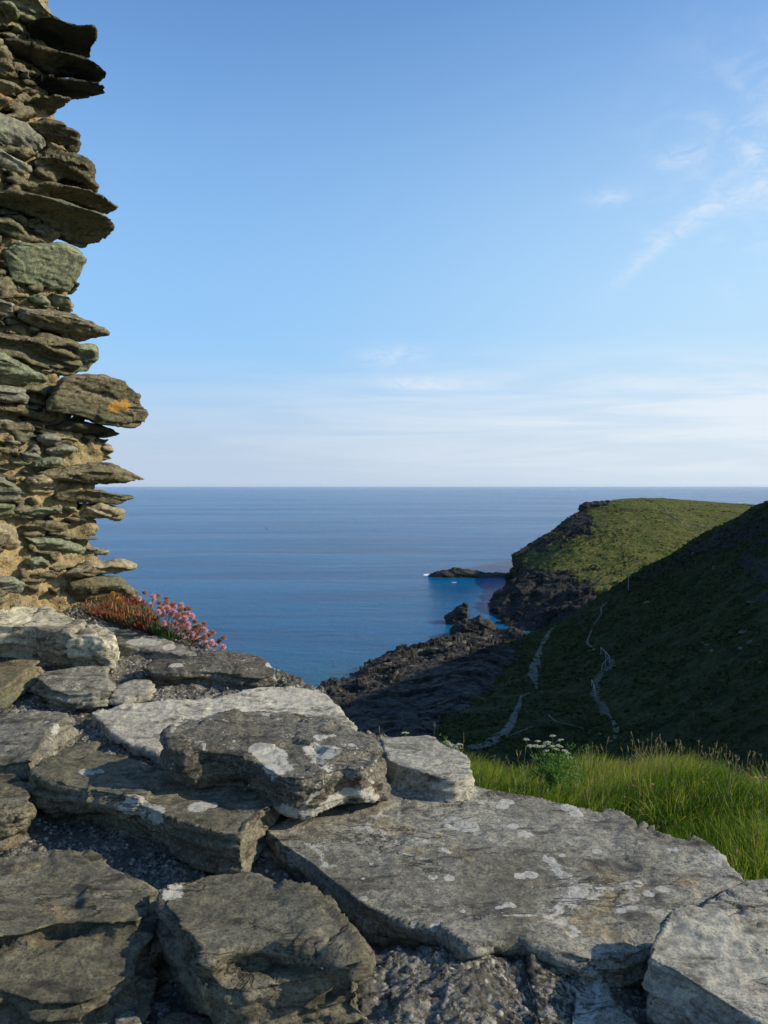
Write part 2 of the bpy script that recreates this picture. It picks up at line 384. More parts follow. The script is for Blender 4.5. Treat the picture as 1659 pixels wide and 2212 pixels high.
def sea_mat():
    s = NT('open_sea_water'); tc = s.n('ShaderNodeTexCoord'); P = tc.outputs['Object']
    def mp(sc, rz=0.0):
        m = s.n('ShaderNodeMapping'); s.l(P, m.inputs['Vector']); m.inputs['Scale'].default_value = sc; m.inputs['Rotation'].default_value = (0, 0, rz); return m.outputs[0]
    big = s.noise(mp((.0012, .0045, 1), .12), 1, 7, .6, .3)
    slick = s.noise(mp((.0035, .016, 1), -.1), 1, 6, .62, .5)
    shal = s.n('ShaderNodeSeparateXYZ'); s.l(P, shal.inputs[0])
    inshore = s.math('MULTIPLY', s.ramp(shal.outputs['Y'], 330, 215), s.ramp(shal.outputs['X'], -130, -10))
    col = s.mix(s.ramp(slick, .35, .65), (.001, .092, .230), (.002, .150, .350))
    col = s.mix(s.math('MULTIPLY', inshore, s.ramp(s.noise(mp((.02, .04, 1)), 1, 4), .35, .6, .4, 1.0)), col, (.004, .14, .17))
    h0 = s.noise(mp((.010, .026, 1), .1), 1, 9, .68, .3); h1 = s.noise(mp((.085, .14, 1), .15), 1, 9, .66, .3)         # swell and chop, long crests across the view
    h2 = s.noise(mp((.45, 1.1, 1), -.12), 1, 6, .65, .3)
    amp = s.ramp(slick, .3, .7, .7, 1.2)
    hh = s.math('ADD', s.math('MULTIPLY', h0, 8.0), s.math('ADD', s.math('MULTIPLY', h1, 5.0), s.math('MULTIPLY', h2, 2.6)))
    hh = s.math('MULTIPLY', hh, s.math('MULTIPLY', amp, s.ramp(big, .3, .7, .88, 1.08)))
    nb = s.bump(hh, 1.0, .9)
    s.b.inputs['IOR'].default_value = 1.18
    m = s.done(col, s.ramp(big, .35, .65, .10, .14), nb, .08)
    return m
M['sea'] = sea_mat()
# ------------------------------------------------------------------ camera, sun, sky
cam = bpy.data.cameras.new('camera'); camo = bpy.data.objects.new('camera', cam); COL.objects.link(camo)
cam.sensor_fit = 'VERTICAL'; cam.sensor_height = 24.0; cam.sensor_width = 18.0; cam.lens = 24.0 * F / 2212.0
cam.clip_start = .05; cam.clip_end = 400000
camo.location = (0, 0, CAMZ); camo.rotation_euler = (math.pi / 2 - TH, 0, 0); SC.camera = camo

SUN_AZ, SUN_EL = math.radians(SUN_AZ_DEG), math.radians(SUN_EL_DEG)     # azimuth clockwise from the view direction (+Y)
sd = Vector((math.cos(SUN_EL) * math.sin(SUN_AZ), math.cos(SUN_EL) * math.cos(SUN_AZ), math.sin(SUN_EL)))
su = bpy.data.lights.new('sun', 'SUN'); su.energy = 5.0; su.angle = math.radians(.53); su.color = (1.0, .88, .68)
suo = bpy.data.objects.new('sun', su); COL.objects.link(suo); suo.location = (60, -20, 120)
suo.rotation_euler = sd.to_track_quat('Z', 'Y').to_euler()

w = bpy.data.worlds.new('World'); SC.world = w; w.use_nodes = True; wt = w.node_tree
for nn in list(wt.nodes): wt.nodes.remove(nn)
class WN(NT):
    def __init__(s): s.t = wt
W = WN()
out = W.n('ShaderNodeOutputWorld'); bg = W.n('ShaderNodeBackground'); W.l(bg.outputs[0], out.inputs[0])
sky = W.n('ShaderNodeTexSky', sky_type='NISHITA'); sky.sun_disc = False
sky.sun_elevation = SUN_EL; sky.sun_rotation = SUN_AZ; sky.altitude = 60; sky.air_density = 1.0; sky.dust_density = .6; sky.ozone_density = 1.5
tc = W.n('ShaderNodeTexCoord'); D = tc.outputs['Generated']
sp = W.n('ShaderNodeSeparateXYZ'); W.l(D, sp.inputs[0]); X, Y, Z = sp.outputs
den = W.math('ADD', W.math('MAXIMUM', Z, 0.0), .10)
cx = W.n('ShaderNodeCombineXYZ'); W.l(W.math('DIVIDE', X, den), cx.inputs[0]); W.l(W.math('DIVIDE', Y, den), cx.inputs[1])
def cn(sc, rz, loc, detail=7, rough=.62, dist=.6):
    m = W.n('ShaderNodeMapping'); W.l(cx.outputs[0], m.inputs['Vector']); m.inputs['Scale'].default_value = sc; m.inputs['Rotation'].default_value = (0, 0, rz); m.inputs['Location'].default_value = loc
    return W.noise(m.outputs[0], 1, detail, rough, dist)
az = W.math('DIVIDE', X, W.math('MAXIMUM', Y, .05))
# (a) thin bank of stratus low over the sea, thicker to the right
# bands seen almost edge on: noise in elevation with a long azimuth scale
bx = W.n('ShaderNodeCombineXYZ'); W.l(W.math('MULTIPLY', az, 3.0), bx.inputs[0]); W.l(W.math('MULTIPLY', Z, 38.0), bx.inputs[1])
bn = W.noise(bx.outputs[0], 1.0, 8, .60, .5)
band = W.math('MULTIPLY', W.ramp(Z, .20, .085), W.ramp(Z, .012, .075))
band = W.math('MULTIPLY', band, W.ramp(az, -.40, .40, .25, 1.0))
sk = sky.outputs[0]
S_ = 1.0 / SKY_STR / SKY_EXP
def lin(r, g, b): return (r * S_, g * S_, b * S_)
tone = W.mix(1.0, sk, SKY_GAIN, 'MULTIPLY')
rt = W.ramp(az, -.25, .50)
f1 = W.math('MULTIPLY', W.ramp(Z, .60, .10), W.math('ADD', .80, W.math('MULTIPLY', rt, .20)))
tone = W.mix(f1, tone, W.mix(rt, lin(.33, .59, .91), lin(.52, .76, .97)))
tone = W.mix(W.math('MULTIPLY', W.ramp(Z, .17, .015), .93), tone, W.mix(rt, lin(.50, .61, .76), lin(.66, .76, .86)))
# one bent streak of cirrus on the right and a few small puffs
def gauss(a, c, w_):
    q = W.math('DIVIDE', W.math('SUBTRACT', a, c), w_); return W.math('EXPONENT', W.math('MULTIPLY', W.math('MULTIPLY', q, q), -1.0))
pn = W.n('ShaderNodeCombineXYZ'); W.l(W.math('MULTIPLY', az, 14.0), pn.inputs[0]); W.l(W.math('MULTIPLY', Z, 34.0), pn.inputs[1])
n1 = W.noise(pn.outputs[0], 1.0, 9, .62, .5); n1b = W.noise(pn.outputs[0], 2.6, 7, .66, .8)
dq = W.math('SUBTRACT', .45, az); zc = W.math('SUBTRACT', .302, W.math('MULTIPLY', W.math('MULTIPLY', dq, dq), 2.5))
zc = W.math('ADD', zc, W.math('MULTIPLY', W.math('SUBTRACT', n1, .5), .03))
streak = W.math('MULTIPLY', W.math('MULTIPLY', gauss(Z, zc, .013), W.ramp(az, .24, .31)), W.ramp(n1b, .30, .70, .15, 1.0))
veil = W.math('MULTIPLY', W.math('MULTIPLY', W.ramp(az, .22, .5), gauss(Z, .33, .10)), W.ramp(n1, .42, .72, 0, .45))
puffs = None
for a0, z0, wa, wz, k in ((.345, .338, .034, .010, .34), (.262, .308, .026, .008, .30), (.43, .335, .016, .012, .4), (.012, .150, .04, .013, .34), (.05, .118, .05, .007, .4)):
    g_ = W.math('MULTIPLY', W.math('MULTIPLY', gauss(az, a0, wa), gauss(Z, z0, wz)), k); puffs = g_ if puffs is None else W.math('ADD', puffs, g_)
puffs = W.math('MULTIPLY', puffs, W.ramp(n1b, .32, .62, .1, 1.0))
lowc2 = W.math('MULTIPLY', W.math('MULTIPLY', W.ramp(Z, .185, .08), W.ramp(Z, -.03, .06)), W.math('MULTIPLY', W.ramp(az, -.35, .40, .15, 1.0), W.ramp(bn, .36, .62, .25, 1.0)))
cm = W.math('ADD', W.math('MULTIPLY', streak, .42), W.math('ADD', puffs, W.math('ADD', W.math('MULTIPLY', lowc2, .66), W.math('MULTIPLY', veil, .8))))
cm = W.math('MINIMUM', cm, .8)
fin = W.mix(cm, tone, lin(.88, .92, .97))
W.l(fin, bg.inputs[0]); bg.inputs[1].default_value = SKY_STR
SC.view_settings.view_transform = 'Standard'; SC.view_settings.look = 'None'; SC.view_settings.exposure = EXPO; SC.view_settings.gamma = 1

if HAZE > 0:
    hb = bpy.data.materials.new('sea_air'); hb.use_nodes = True; ht = hb.node_tree; ht.nodes.remove(ht.nodes['Principled BSDF'])
    pv = ht.nodes.new('ShaderNodeVolumePrincipled'); pv.inputs['Density'].default_value = HAZE; pv.inputs['Color'].default_value = (.80, .90, 1.0, 1); pv.inputs['Anisotropy'].default_value = .1
    ht.links.new(pv.outputs[0], ht.nodes['Material Output'].inputs['Volume'])
    V_ = np.array([(x, y, z) for x in (-61000, 61000) for y in (-1500, 91000) for z in (-8, 128)], float)
    o_ = link('haze', mesh_from('haze', V_, [(0,1,3,2),(4,6,7,5),(0,4,5,1),(2,3,7,6),(1,5,7,3),(0,2,6,4)], hb, False)); tag(o_, 'thin pale sea haze softening the far water', 'haze', kind='stuff')
# ------------------------------------------------------------------ sea and land
def cr(P, n):
    """Catmull-Rom through rows P (k, m, 3) -> (n, m, 3)"""
    P = np.asarray(P, float); k = len(P); E = np.concatenate([[2 * P[0] - P[1]], P, [2 * P[-1] - P[-2]]])
    u = np.linspace(0, k - 1 - 1e-9, n); i = u.astype(int); t = (u - i)[:, None, None]
    a, b, c, d = E[i], E[i + 1], E[i + 2], E[i + 3]
    return .5 * ((2 * b) + (c - a) * t + (2 * a - 5 * b + 4 * c - d) * t ** 2 + (3 * b - a - 3 * c + d) * t ** 3)
def loft(rows, nu, nv):
    G = cr(rows, nv); G = cr(G.transpose(1, 0, 2), nu).transpose(1, 0, 2)
    return G
def gridmesh(G):
    nv, nu = G.shape[:2]; V = G.reshape(-1, 3); i = np.arange(nv * nu).reshape(nv, nu)
    Q = np.stack([i[:-1, :-1].ravel(), i[:-1, 1:].ravel(), i[1:, 1:].ravel(), i[1:, :-1].ravel()], 1)
    return V, Q
def px3(rows): return np.array([[at(*p) for p in r] for r in rows])

V = np.array([(-6e4, -1e3, 0), (6e4, -1e3, 0), (6e4, 9e4, 0), (-6e4, 9e4, 0)], float)
tag(link('sea', mesh_from('sea', V, np.array([[0, 1, 2, 3]]), M['sea'], False)), kind='structure')

# far headland: rows from behind the skyline down to the water
H = [
 [(1125,1262,640),(1150,1240,680),(1215,1190,720),(1290,1140,740),(1350,1120,760),(1420,1110,780),(1500,1110,800),(1680,1115,820),(1950,1115,840),(2500,1110,860)],
 [(1108,1203,562),(1131,1186,572),(1190,1150,592),(1250,1108,612),(1320,1082,632),(1390,1076,650),(1480,1081,670),(1659,1092,700),(1900,1096,720),(2400,1098,740)],
 [(1106,1212,556),(1130,1200,552),(1180,1172,555),(1240,1140,560),(1310,1112,570),(1385,1098,585),(1475,1098,605),(1655,1105,630),(1900,1112,650),(2400,1120,670)],
 [(1104,1222,549),(1124,1216,530),(1165,1200,510),(1222,1180,500),(1290,1160,500),(1375,1145,510),(1470,1140,520),(1650,1140,540),(1900,1150,550),(2400,1170,560)],
 [(1103,1230,547),(1118,1232,512),(1140,1232,475),(1185,1228,455),(1240,1225,445),(1320,1222,440),(1420,1220,440),(1600,1225,450),(1900,1240,460),(2400,1270,460)],
 [(1102,1238,545),(1108,1246,503),(1110,1262,455),(1130,1270,424),(1175,1278,396),(1240,1285,372),(1320,1292,355),(1450,1300,345),(1700,1330,340),(2200,1380,330)],
 [(1100,1250,541),(1098,1262,496),(1078,1285,446),(1082,1305,408),(1115,1328,381),(1170,1345,357),(1240,1350,340),(1360,1370,325),(1600,1400,315),(2100,1460,300)],
 [(1098,1258,538),(1090,1276,488),(1056,1303,437),(1066,1332,392),(1100,1352,366),(1150,1372,346),(1225,1395,328),(1330,1430,300),(1550,1470,290),(2000,1540,270)],
 [(1096,1266,530),(1086,1284,480),(1050,1312,430),(1060,1342,384),(1096,1362,358),(1145,1384,338),(1220,1410,318),(1320,1450,285),(1520,1500,275),(1950,1580,255)],
]
G = loft(px3(H), 620, 420); V, Q = gridmesh(G); N = vnormals(V, Q); N *= np.sign(N[:, 2].mean())
P = V / 30.0
steep = np.clip((0.93 - N[:, 2]) / .25, 0, 1); low = np.clip((18 - V[:, 2]) / 9, 0, 1)
leftc = np.clip((150 - V[:, 0]) / 60, 0, 1)
rock_shade = np.clip(np.maximum(steep * .9, low) + .9 * leftc * np.clip(fbm(P * 1.4, 4, 71) * 2 + .25, 0, 1), 0, 1.2)
wv = worley(P * np.array([2.2, 2.2, 5]) + .4 * np.stack([fbm(P * 2, 2, 5)] * 3, 1), 61)
wv2 = worley(P * np.array([7, 7, 15]), 66)
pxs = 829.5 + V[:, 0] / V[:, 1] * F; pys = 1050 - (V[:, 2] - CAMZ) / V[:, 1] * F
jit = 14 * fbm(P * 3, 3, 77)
shade_band = np.clip((np.interp(pys + jit, [1085, 1122, 1150, 1184, 1200], [1262, 1292, 1285, 1175, 1130]) - pxs) / 14, 0, 1) * (pys < 1200)  # shade of the west-facing slope painted in as dark rock
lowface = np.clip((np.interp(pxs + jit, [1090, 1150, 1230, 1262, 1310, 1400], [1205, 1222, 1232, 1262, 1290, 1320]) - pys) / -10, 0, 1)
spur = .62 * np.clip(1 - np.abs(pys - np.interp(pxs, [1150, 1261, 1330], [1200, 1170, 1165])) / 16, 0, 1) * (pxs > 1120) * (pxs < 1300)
rock_shade = np.clip(np.maximum(np.maximum(rock_shade * .8, shade_band), np.maximum(lowface, spur)), 0, 1.2)
d = 1.8 * fbm(P * 1.1, 5, 60) + .7 * np.clip(fbm(P * 4.5, 3, 69) * 2, 0, 1) + rock_shade * (2.6 * wv[1] + 2.2 * (wv[2] - .5) + .8 * wv2[1] + .7 * (wv2[2] - .5) + 1.6 * fbm_ax(P * np.array([1, 1, 9]), 3, 64)) + .35 * fbm(P * 9, 3, 65)
sky_keep = np.ones(G.shape[:2]); sky_keep[:110] = np.linspace(.25, .45, 110)[:, None]; d *= sky_keep.ravel()
d *= np.clip((V[:, 2] + 3) / 5, .3, 1)
V = V + N * d[:, None]
o = link('headland', mesh_from('headland', V, Q, M['headland'], True, {'rock': rock_shade * .8})); tag(o, kind='structure')  # rock attribute holds bare rock plus the painted shade band
G_head = V.reshape(G.shape)[60:250]
bv_head = BVHTree.FromPolygons([tuple(v) for v in V], Q.tolist())

# near right hillside and the valley floor; unseen right end raised to block the sun
R = [
 [(1105,1420,365),(1190,1400,350),(1280,1350,345),(1410,1290,335),(1530,1240,325),(1640,1190,310),(1830,1100,290),(2300,930,255),(2700,780,230)],
 [(1087,1388,306),(1150,1372,300),(1240,1328,288),(1340,1262,277),(1430,1212,265),(1540,1148,252),(1659,1084,238),(1900,955,215),(2350,720,188)],
 [(1074,1418,276),(1142,1405,270),(1230,1368,264),(1330,1308,260),(1425,1255,250),(1540,1200,238),(1665,1150,220),(1910,1030,200),(2500,640,175)],
 [(1060,1455,245),(1128,1440,242),(1215,1415,240),(1320,1365,240),(1420,1315,234),(1540,1260,222),(1670,1215,205),(1930,1100,185),(2600,640,160)],
 [(1010,1505,212),(1105,1500,206),(1200,1485,205),(1310,1450,205),(1420,1400,200),(1545,1355,188),(1680,1315,172),(1960,1200,155),(2900,620,135)],
 [(968,1570,170),(1065,1578,160),(1175,1568,162),(1300,1548,164),(1420,1515,160),(1550,1475,150),(1690,1440,138),(2000,1350,120),(3300,480,112)],
 [(900,1655,138),(1020,1668,130),(1150,1668,131),(1300,1655,130),(1420,1640,124),(1560,1615,116),(1710,1590,106),(2060,1450,92),(3900,300,90)],
 [(780,1800,105),(960,1830,98),(1130,1830,97),(1300,1810,97),(1440,1790,93),(1590,1770,87),(1760,1750,80),(2120,1500,78),(4400,100,78)],
 [(650,2050,78),(880,2100,72),(1090,2100,70),(1290,2080,70),(1450,2060,68),(1630,2030,65),(1830,2000,60),(2200,1600,66),(5000,-100,68)],
]
C = px3(R)
skirt = C[:, :1].copy(); skirt[:, :, 0] -= 6; skirt[:, :, 2] = -1.5; skirt2 = C[:, :1].copy(); skirt2[:, :, 0] -= 2.6; skirt2[:, :, 2] = skirt2[:, :, 2] * .6
C = np.concatenate([skirt, skirt2, C], 1)
G = loft(C, 560, 520); V, Q = gridmesh(G); N = vnormals(V, Q); N *= np.sign(N[:, 2].mean()); P = V / 12.0
rk = np.clip(fbm(P * np.array([.55, .55, .9]), 5, 81) * 3.2 - .62, 0, 1)
ridge = np.zeros(G.shape[:2]); ridge[:110] = np.linspace(.3, 0, 110)[:, None]; rk = np.clip(rk + ridge.ravel() * np.clip(fbm(P * 1.6, 4, 87) * 3 + .1, 0, 1), 0, 1)
rk *= np.clip((V[:, 2] - 20) / 10, 0, 1)
rk = np.maximum(rk, np.clip((.60 - N[:, 2]) / .2, 0, 1))
wv = worley(P * np.array([2, 2, 4.5]), 82); wv2 = worley(P * np.array([7, 7, 14]), 84)
d = .75 * fbm(P * 1.1, 5, 80) + .40 * fbm(P * 5, 3, 86) + .8 * np.clip(fbm(P * 3.1 + 8, 4, 88) * 2, 0, 1) + rk * (.9 * wv[1] + .8 * (wv[2] - .3) + .3 * wv2[1] + .35 * (wv2[2] - .4))
V = V + N * d[:, None]
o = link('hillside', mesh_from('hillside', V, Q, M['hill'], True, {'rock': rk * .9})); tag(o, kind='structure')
G_hill = V.reshape(G.shape)[60:, 40:]
bv_hill = BVHTree.FromPolygons([tuple(v) for v in V], Q.tolist())

# dark rock platform on the near side of the inlet
PR = [
 [(640,1505,262),(760,1452,290),(850,1418,318),(930,1393,335),(1010,1376,350),(1080,1362,360),(1150,1362,340)],
 [(655,1500,238),(790,1452,262),(850,1420,282),(905,1398,300),(990,1374,318),(1072,1366,326),(1130,1372,300)],
 [(670,1520,215),(800,1472,240),(862,1438,262),(920,1412,280),(1000,1390,296),(1078,1382,304),(1135,1390,290)],
 [(690,1560,192),(820,1508,214),(890,1470,232),(950,1435,250),(1015,1410,268),(1082,1400,280),(1140,1410,275)],
 [(720,1600,172),(850,1548,190),(920,1510,205),(975,1468,222),(1030,1432,244),(1088,1420,262),(1145,1430,260)],
 [(740,1640,158),(870,1600,168),(940,1575,178),(990,1520,196),(1040,1470,222),(1095,1450,244),(1150,1450,245)],
 [(760,1700,140),(880,1670,145),(960,1650,150),(1010,1600,168),(1060,1520,200),(1110,1480,230),(1160,1470,238)],
]
C = px3(PR); C[0, :, 2] = -4
G = loft(C, 420, 340); V, Q = gridmesh(G); N = vnormals(V, Q); N *= np.sign(N[:, 2].mean())
B = np.array(Matrix.Rotation(.35, 3, 'X') @ Matrix.Rotation(-.4, 3, 'Z')); P = (V @ B) / 9.0
w1 = worley(P * np.array([.9, .9, 2.4]) + .3 * np.stack([fbm(P, 2, 5)] * 3, 1), 91); w2 = worley(P * np.array([2.6, 2.6, 6]), 95)
d = 1.9 * w1[1] + 2.3 * (w1[2] - .45) + .8 * w2[1] + .8 * (w2[2] - .5) + .45 * fbm_ax(P * np.array([.8, .8, 8]), 3, 93) + .5 * worley(P * np.array([6, 6, 13]), 98)[1] + .35 * (worley(P * np.array([6, 6, 13]), 98)[2] - .5)
kr = np.ones(G.shape[:2]); kr[150:] = .55; d = d * kr.ravel()
V = V + N * d[:, None]
o = link('rocky_shore', mesh_from('rocky_shore', V, Q, M['cliff'], True)); tag(o, kind='structure')
bv_shore = BVHTree.FromPolygons([tuple(v) for v in V], Q.tolist())

# sea rocks as real lumps
def searock(name, label, cat, parts, voxel, unit, seed, group=None, tilt=(0, .3)):
    sol = []
    for poly, Y, depth in parts:
        f = np.array([at(px, py, Y) for px, py in poly]); c = f.mean(0)
        fr = c + (f - c) * np.array([.8, 1, .75]) + np.array([0, -depth * .35, -1.0])
        bk = c + (f - c) * np.array([.75, 1, .7]) + np.array([depth * .15, depth * .65, -1.0])
        sol.append(ringsolid([fr, f, bk]))
    V, Q = remesh(sol, voxel); V, N = rockify(V, Q, unit, 1.0, 1.2, 1.3, tilt, seed)
    base = V.mean(0); base[2] = 0
    o = link(name, mesh_from(name, V - base, Q, M['cliff'], True), loc=base); return tag(o, label, cat, group)
searock('rock_spit', 'long low dark rock spit reaching into the sea from the headland', 'rock spit',
 [([(925,1243),(945,1233),(985,1228),(1000,1227),(1020,1232),(1045,1237),(1075,1240),(1110,1240),(1125,1262),(1100,1272),(1060,1262),(1010,1258),(960,1256)],566,26)], .5, 5, 3)
searock('sea_stack', 'dark pointed sea rock with a steep right face, left of the low rock', 'sea rock',
 [([(958,1333),(972,1322),(985,1312),(1000,1304),(1012,1301),(1011,1318),(1013,1334),(1008,1352),(985,1360),(965,1350)],372,12)], .3, 2.6, 5, 'dark rocks standing in the inlet')
searock('sea_stack', 'low blocky dark rock in the inlet with its flat top near the headland', 'sea rock',
 [([(972,1358),(985,1345),(1005,1338),(1030,1333),(1036,1327),(1044,1337),(1062,1340),(1072,1352),(1070,1380),(1030,1392),(990,1388),(973,1374)],336,14)], .3, 2.6, 8, 'dark rocks standing in the inlet')
searock('summit_crag', 'flat dark crag standing on the crest of the far headland', 'crag',
 [([(1249,1108),(1251,1090),(1262,1084),(1290,1083),(1318,1080),(1322,1088),(1300,1098),(1275,1112)],600,14)], .35, 4, 12)

# low scrub, bracken and tussocks that roughen the slopes
def scrub(name, label, G_, thr, n, size, seed, mat):
    g = np.random.default_rng(seed); nv, nu = G_.shape[:2]; F3 = G_.reshape(-1, 3)
    i = g.integers(2, nv - 2, n * 3); j = g.integers(2, nu - 2, n * 3); p = G_[i, j] + g.normal(0, size * .5, (n * 3, 3)) * [1, 1, 0]
    m = (fbm(p / (size * 16), 4, seed) > thr + g.normal(0, .12, len(p))) & (p[:, 2] > 5); p = p[m][:n]; n = len(p)
    s_ = size * g.uniform(.4, 1.2, n) ** 1.3; K = 13
    c = np.repeat(p, K, 0); S3 = np.repeat(s_, K)[:, None]; m_ = len(c)
    d = g.normal(0, 1, (m_, 3)); d[:, 2] = np.abs(d[:, 2]) * .7; d /= np.linalg.norm(d, axis=1)[:, None]
    c = c + d * S3 * np.array([.6, .6, .38]); a = np.cross(d, g.normal(0, 1, (m_, 3))); a /= np.linalg.norm(a, axis=1)[:, None]; b = np.cross(d, a)
    r = S3 * .30; V = np.stack([c - a * r - b * r * .7, c + a * r - b * r * .5, c + a * r * .6 + b * r, c - a * r * .7 + b * r * .8], 1).reshape(-1, 3)
    t = np.repeat(g.uniform(0, 1, n), K * 4)
    o = link(name, mesh_from(name, V, np.arange(m_ * 4).reshape(-1, 4), mat, False, {'tint': t})); tag(o, label, 'scrub', kind='stuff')
scrub('hillside_scrub', 'dark bracken and tussocks roughening the shaded right hillside', G_hill, .02, 15000, .62, 31, M['scrub'])
scrub('headland_scrub', 'low gorse and heather patches on the sunlit headland', G_head, .16, 4200, .9, 32, M['scrub_far'])

# loose blocks along the edge of the platform
rng = np.random.default_rng(5)
blocks = [(838,1436,14),(870,1425,13),(905,1408,15),(940,1404,12),(968,1392,13),(1000,1388,14),(1035,1380,15),(1056,1377,12),(820,1462,12),(855,1455,13),(890,1440,12),(760,1480,13),(730,1492,12),(790,1478,11),(1010,1402,10),(960,1420,11)]
bprot = []
for k in range(4):
    n = 7; a = np.sort(rng.uniform(0, 6.28, n)) ; r = rng.uniform(.8, 1.15, n)
    ring = np.stack([np.cos(a) * r, np.sin(a) * r, np.zeros(n)], 1) * np.array([1.3, .9, 1])
    V, Q = remesh([ringsolid([ring + [0, 0, -.8], ring * 1.0 + [0, 0, .35], ring * .72 + [.1, 0, .62]])], .09)
    V, _ = rockify(V, Q, 1.3, 1, 1, 1.3, (.2, .2), 30 + k); bprot.append(mesh_from('shore_block', V, Q, M['block']))
side = ['beside the water', 'above the dark slope']
for k, (px, py, s_) in enumerate(blocks):
    r = ray(px, py); h = bv_shore.ray_cast(Vector((0, 0, CAMZ)), Vector(r).normalized())
    if h[0] is None: continue
    o = link('shore_block', bprot[k % 4], loc=h[0]); sc = s_ * h[0][1] / F * .62
    o.scale = (sc * rng.uniform(.9, 1.5), sc * rng.uniform(.8, 1.2), sc * rng.uniform(.5, .8)); o.rotation_euler = (rng.uniform(-.2, .2), rng.uniform(-.3, .1), rng.uniform(-.5, 1.5))
    tag(o, 'angular brown boulder among those along the edge of the rocky shore below the headland', 'boulder', 'boulders along the rocky shore')

# ------------------------------------------------------------------ draped paths, steps, rails
def hitp(px, py, tree=None):
    r = Vector(ray(px, py)).normalized(); best = None
    for t in ([tree] if tree else [bv_hill, bv_shore, bv_head]):
        h = t.ray_cast(Vector((0, 0, CAMZ)), r)
        if h[0] is not None and (best is None or h[3] < best[1]): best = (h[0], h[3], h[1])
    return np.array(best[0]) if best else None
def drape(name, pts, wid, mat, tree, lift=.12, seed=0):
    """pts in preview units with widths in metres; a strip laid on the slope"""
    P = np.array(pts, float); seg = np.concatenate([[0], np.cumsum(np.hypot(*np.diff(P, axis=0).T))]); n = max(8, int(seg[-1] / 3))
    t = np.linspace(0, seg[-1], n); px = np.interp(t, seg, P[:, 0]); py = np.interp(t, seg, P[:, 1]); wd = np.interp(t, seg, wid)
    c = np.array([hitp(a, b, tree) for a, b in zip(px, py)]); T = np.gradient(c, axis=0); S = np.stack([-T[:, 1], T[:, 0], 0 * T[:, 0]], 1); S /= np.maximum(np.linalg.norm(S, axis=1), 1e-6)[:, None]
    rr = np.random.default_rng(seed); rows = []
    for j in range(7):
        f = (j - 3) / 3.0; q = c + S * (f * wd * .5 * ((.75 if seed < 3 else .5) + .45 * fbm(np.stack([t / 14, np.full(n, f * 3.0), np.full(n, seed * 1.7)], 1), 3, seed + 500)))[:, None]
        z = []
        for v in q:
            h = tree.ray_cast(Vector((v[0], v[1], 150)), Vector((0, 0, -1))); z.append((h[0][2] if h[0] else v[2]) + (lift if abs(f) < .9 else -.05))
        q[:, 2] = z; rows.append(q)
    V, Q = gridmesh(np.array(rows)); o = link(name, mesh_from(name, V, Q, mat, True)); return tag(o, kind='structure'), c
drape('footpath', [(1197,1352),(1180,1375),(1166,1405),(1160,1425),(1150,1455),(1157,1475),(1160,1490)], [1.5,2.4,2.2,4.0,5.0,1.6,.8], M['path'], bv_hill, .17, 1)
drape('footpath', [(1127,1502),(1118,1530),(1104,1562),(1088,1585),(1062,1600),(1040,1612),(1010,1616)], [.8,1.6,2.2,3.2,4.5,4.0,2.5], M['path'], bv_hill, .17, 2)
drape('footpath', [(1160,1488),(1148,1496),(1128,1504)], [.8,.6,.8], M['path'], bv_hill, .13, 9)
drape('footpath', [(1392,1078),(1418,1086),(1436,1098),(1442,1110),(1470,1126),(1500,1134),(1545,1138)], [2.5,2,2.2,2,2.4,2,2], M['path'], bv_head, .4, 10)
drape('footpath', [(1150,1570),(1110,1585),(1075,1602)], [.4,.7,1.0], M['path'], bv_hill, .06, 3)
drape('footpath', [(1185,1545),(1200,1558),(1240,1568),(1290,1582),(1320,1598)], [.9,.6,.3,.4,.7], M['path'], bv_hill, .06, 4)
drape('footpath', [(1312,1302),(1298,1312),(1300,1325)], [1.2,1.5,1.0], M['path'], bv_hill, .13, 6)
drape('footpath', [(1300,1325),(1285,1345),(1272,1375),(1268,1388),(1285,1405),(1300,1412)], [1.0,1.2,1.4,1.2,1.5,1.0], M['path'], bv_hill, .13, 7)
drape('footpath', [(1310,1540),(1325,1555),(1333,1580),(1325,1600),(1305,1605)], [.9,1.4,1.6,1.6,1.2], M['path'], bv_hill, .13, 8)
stairs = [(1317,1420),(1325,1438),(1305,1450),(1290,1470),(1290,1490),(1282,1500),(1300,1520),(1308,1542)]
P = np.array(stairs, float); seg = np.concatenate([[0], np.cumsum(np.hypot(*np.diff(P, axis=0).T))]); n = 30; t = np.linspace(0, seg[-1], n)
cs = np.array([hitp(a, b, bv_hill) for a, b in zip(np.interp(t, seg, P[:, 0]), np.interp(t, seg, P[:, 1]))])
root = empty('stone_steps', cs[-1], 'long flight of worn pale stone steps climbing the dark hillside', 'steps')
V = np.array([(x, y, z) for x in (-.95, .95) for y in (-.35, .35) for z in (-.5, .12)], float); V[1::2, :2] *= .96
Fc = [(0,1,3,2),(4,6,7,5),(0,4,5,1),(2,3,7,6),(1,5,7,3),(0,2,6,4)]
stp = mesh_from('step', V, Fc, M['path'], False)
for k in range(n):
    d_ = cs[min(k + 1, n - 1)] - cs[max(k - 1, 0)]; o = link('step', stp, root, cs[k] - cs[-1] + np.array([0, 0, .1])); o.rotation_euler = (0, 0, math.atan2(d_[1], d_[0]) * .3)
def rod(A, B_, r, n=6):
    A, B_ = np.array(A, float), np.array(B_, float); d_ = B_ - A; L = np.linalg.norm(d_); z = d_ / L
    x = np.cross(z, [.3, .1, .9] if abs(z[2]) < .9 else [1, 0, 0]); x /= np.linalg.norm(x); y = np.cross(z, x); an = np.arange(n) * 2 * math.pi / n
    ring = np.cos(an)[:, None] * x + np.sin(an)[:, None] * y
    return ringsolid([A + ring * r, B_ + ring * r])
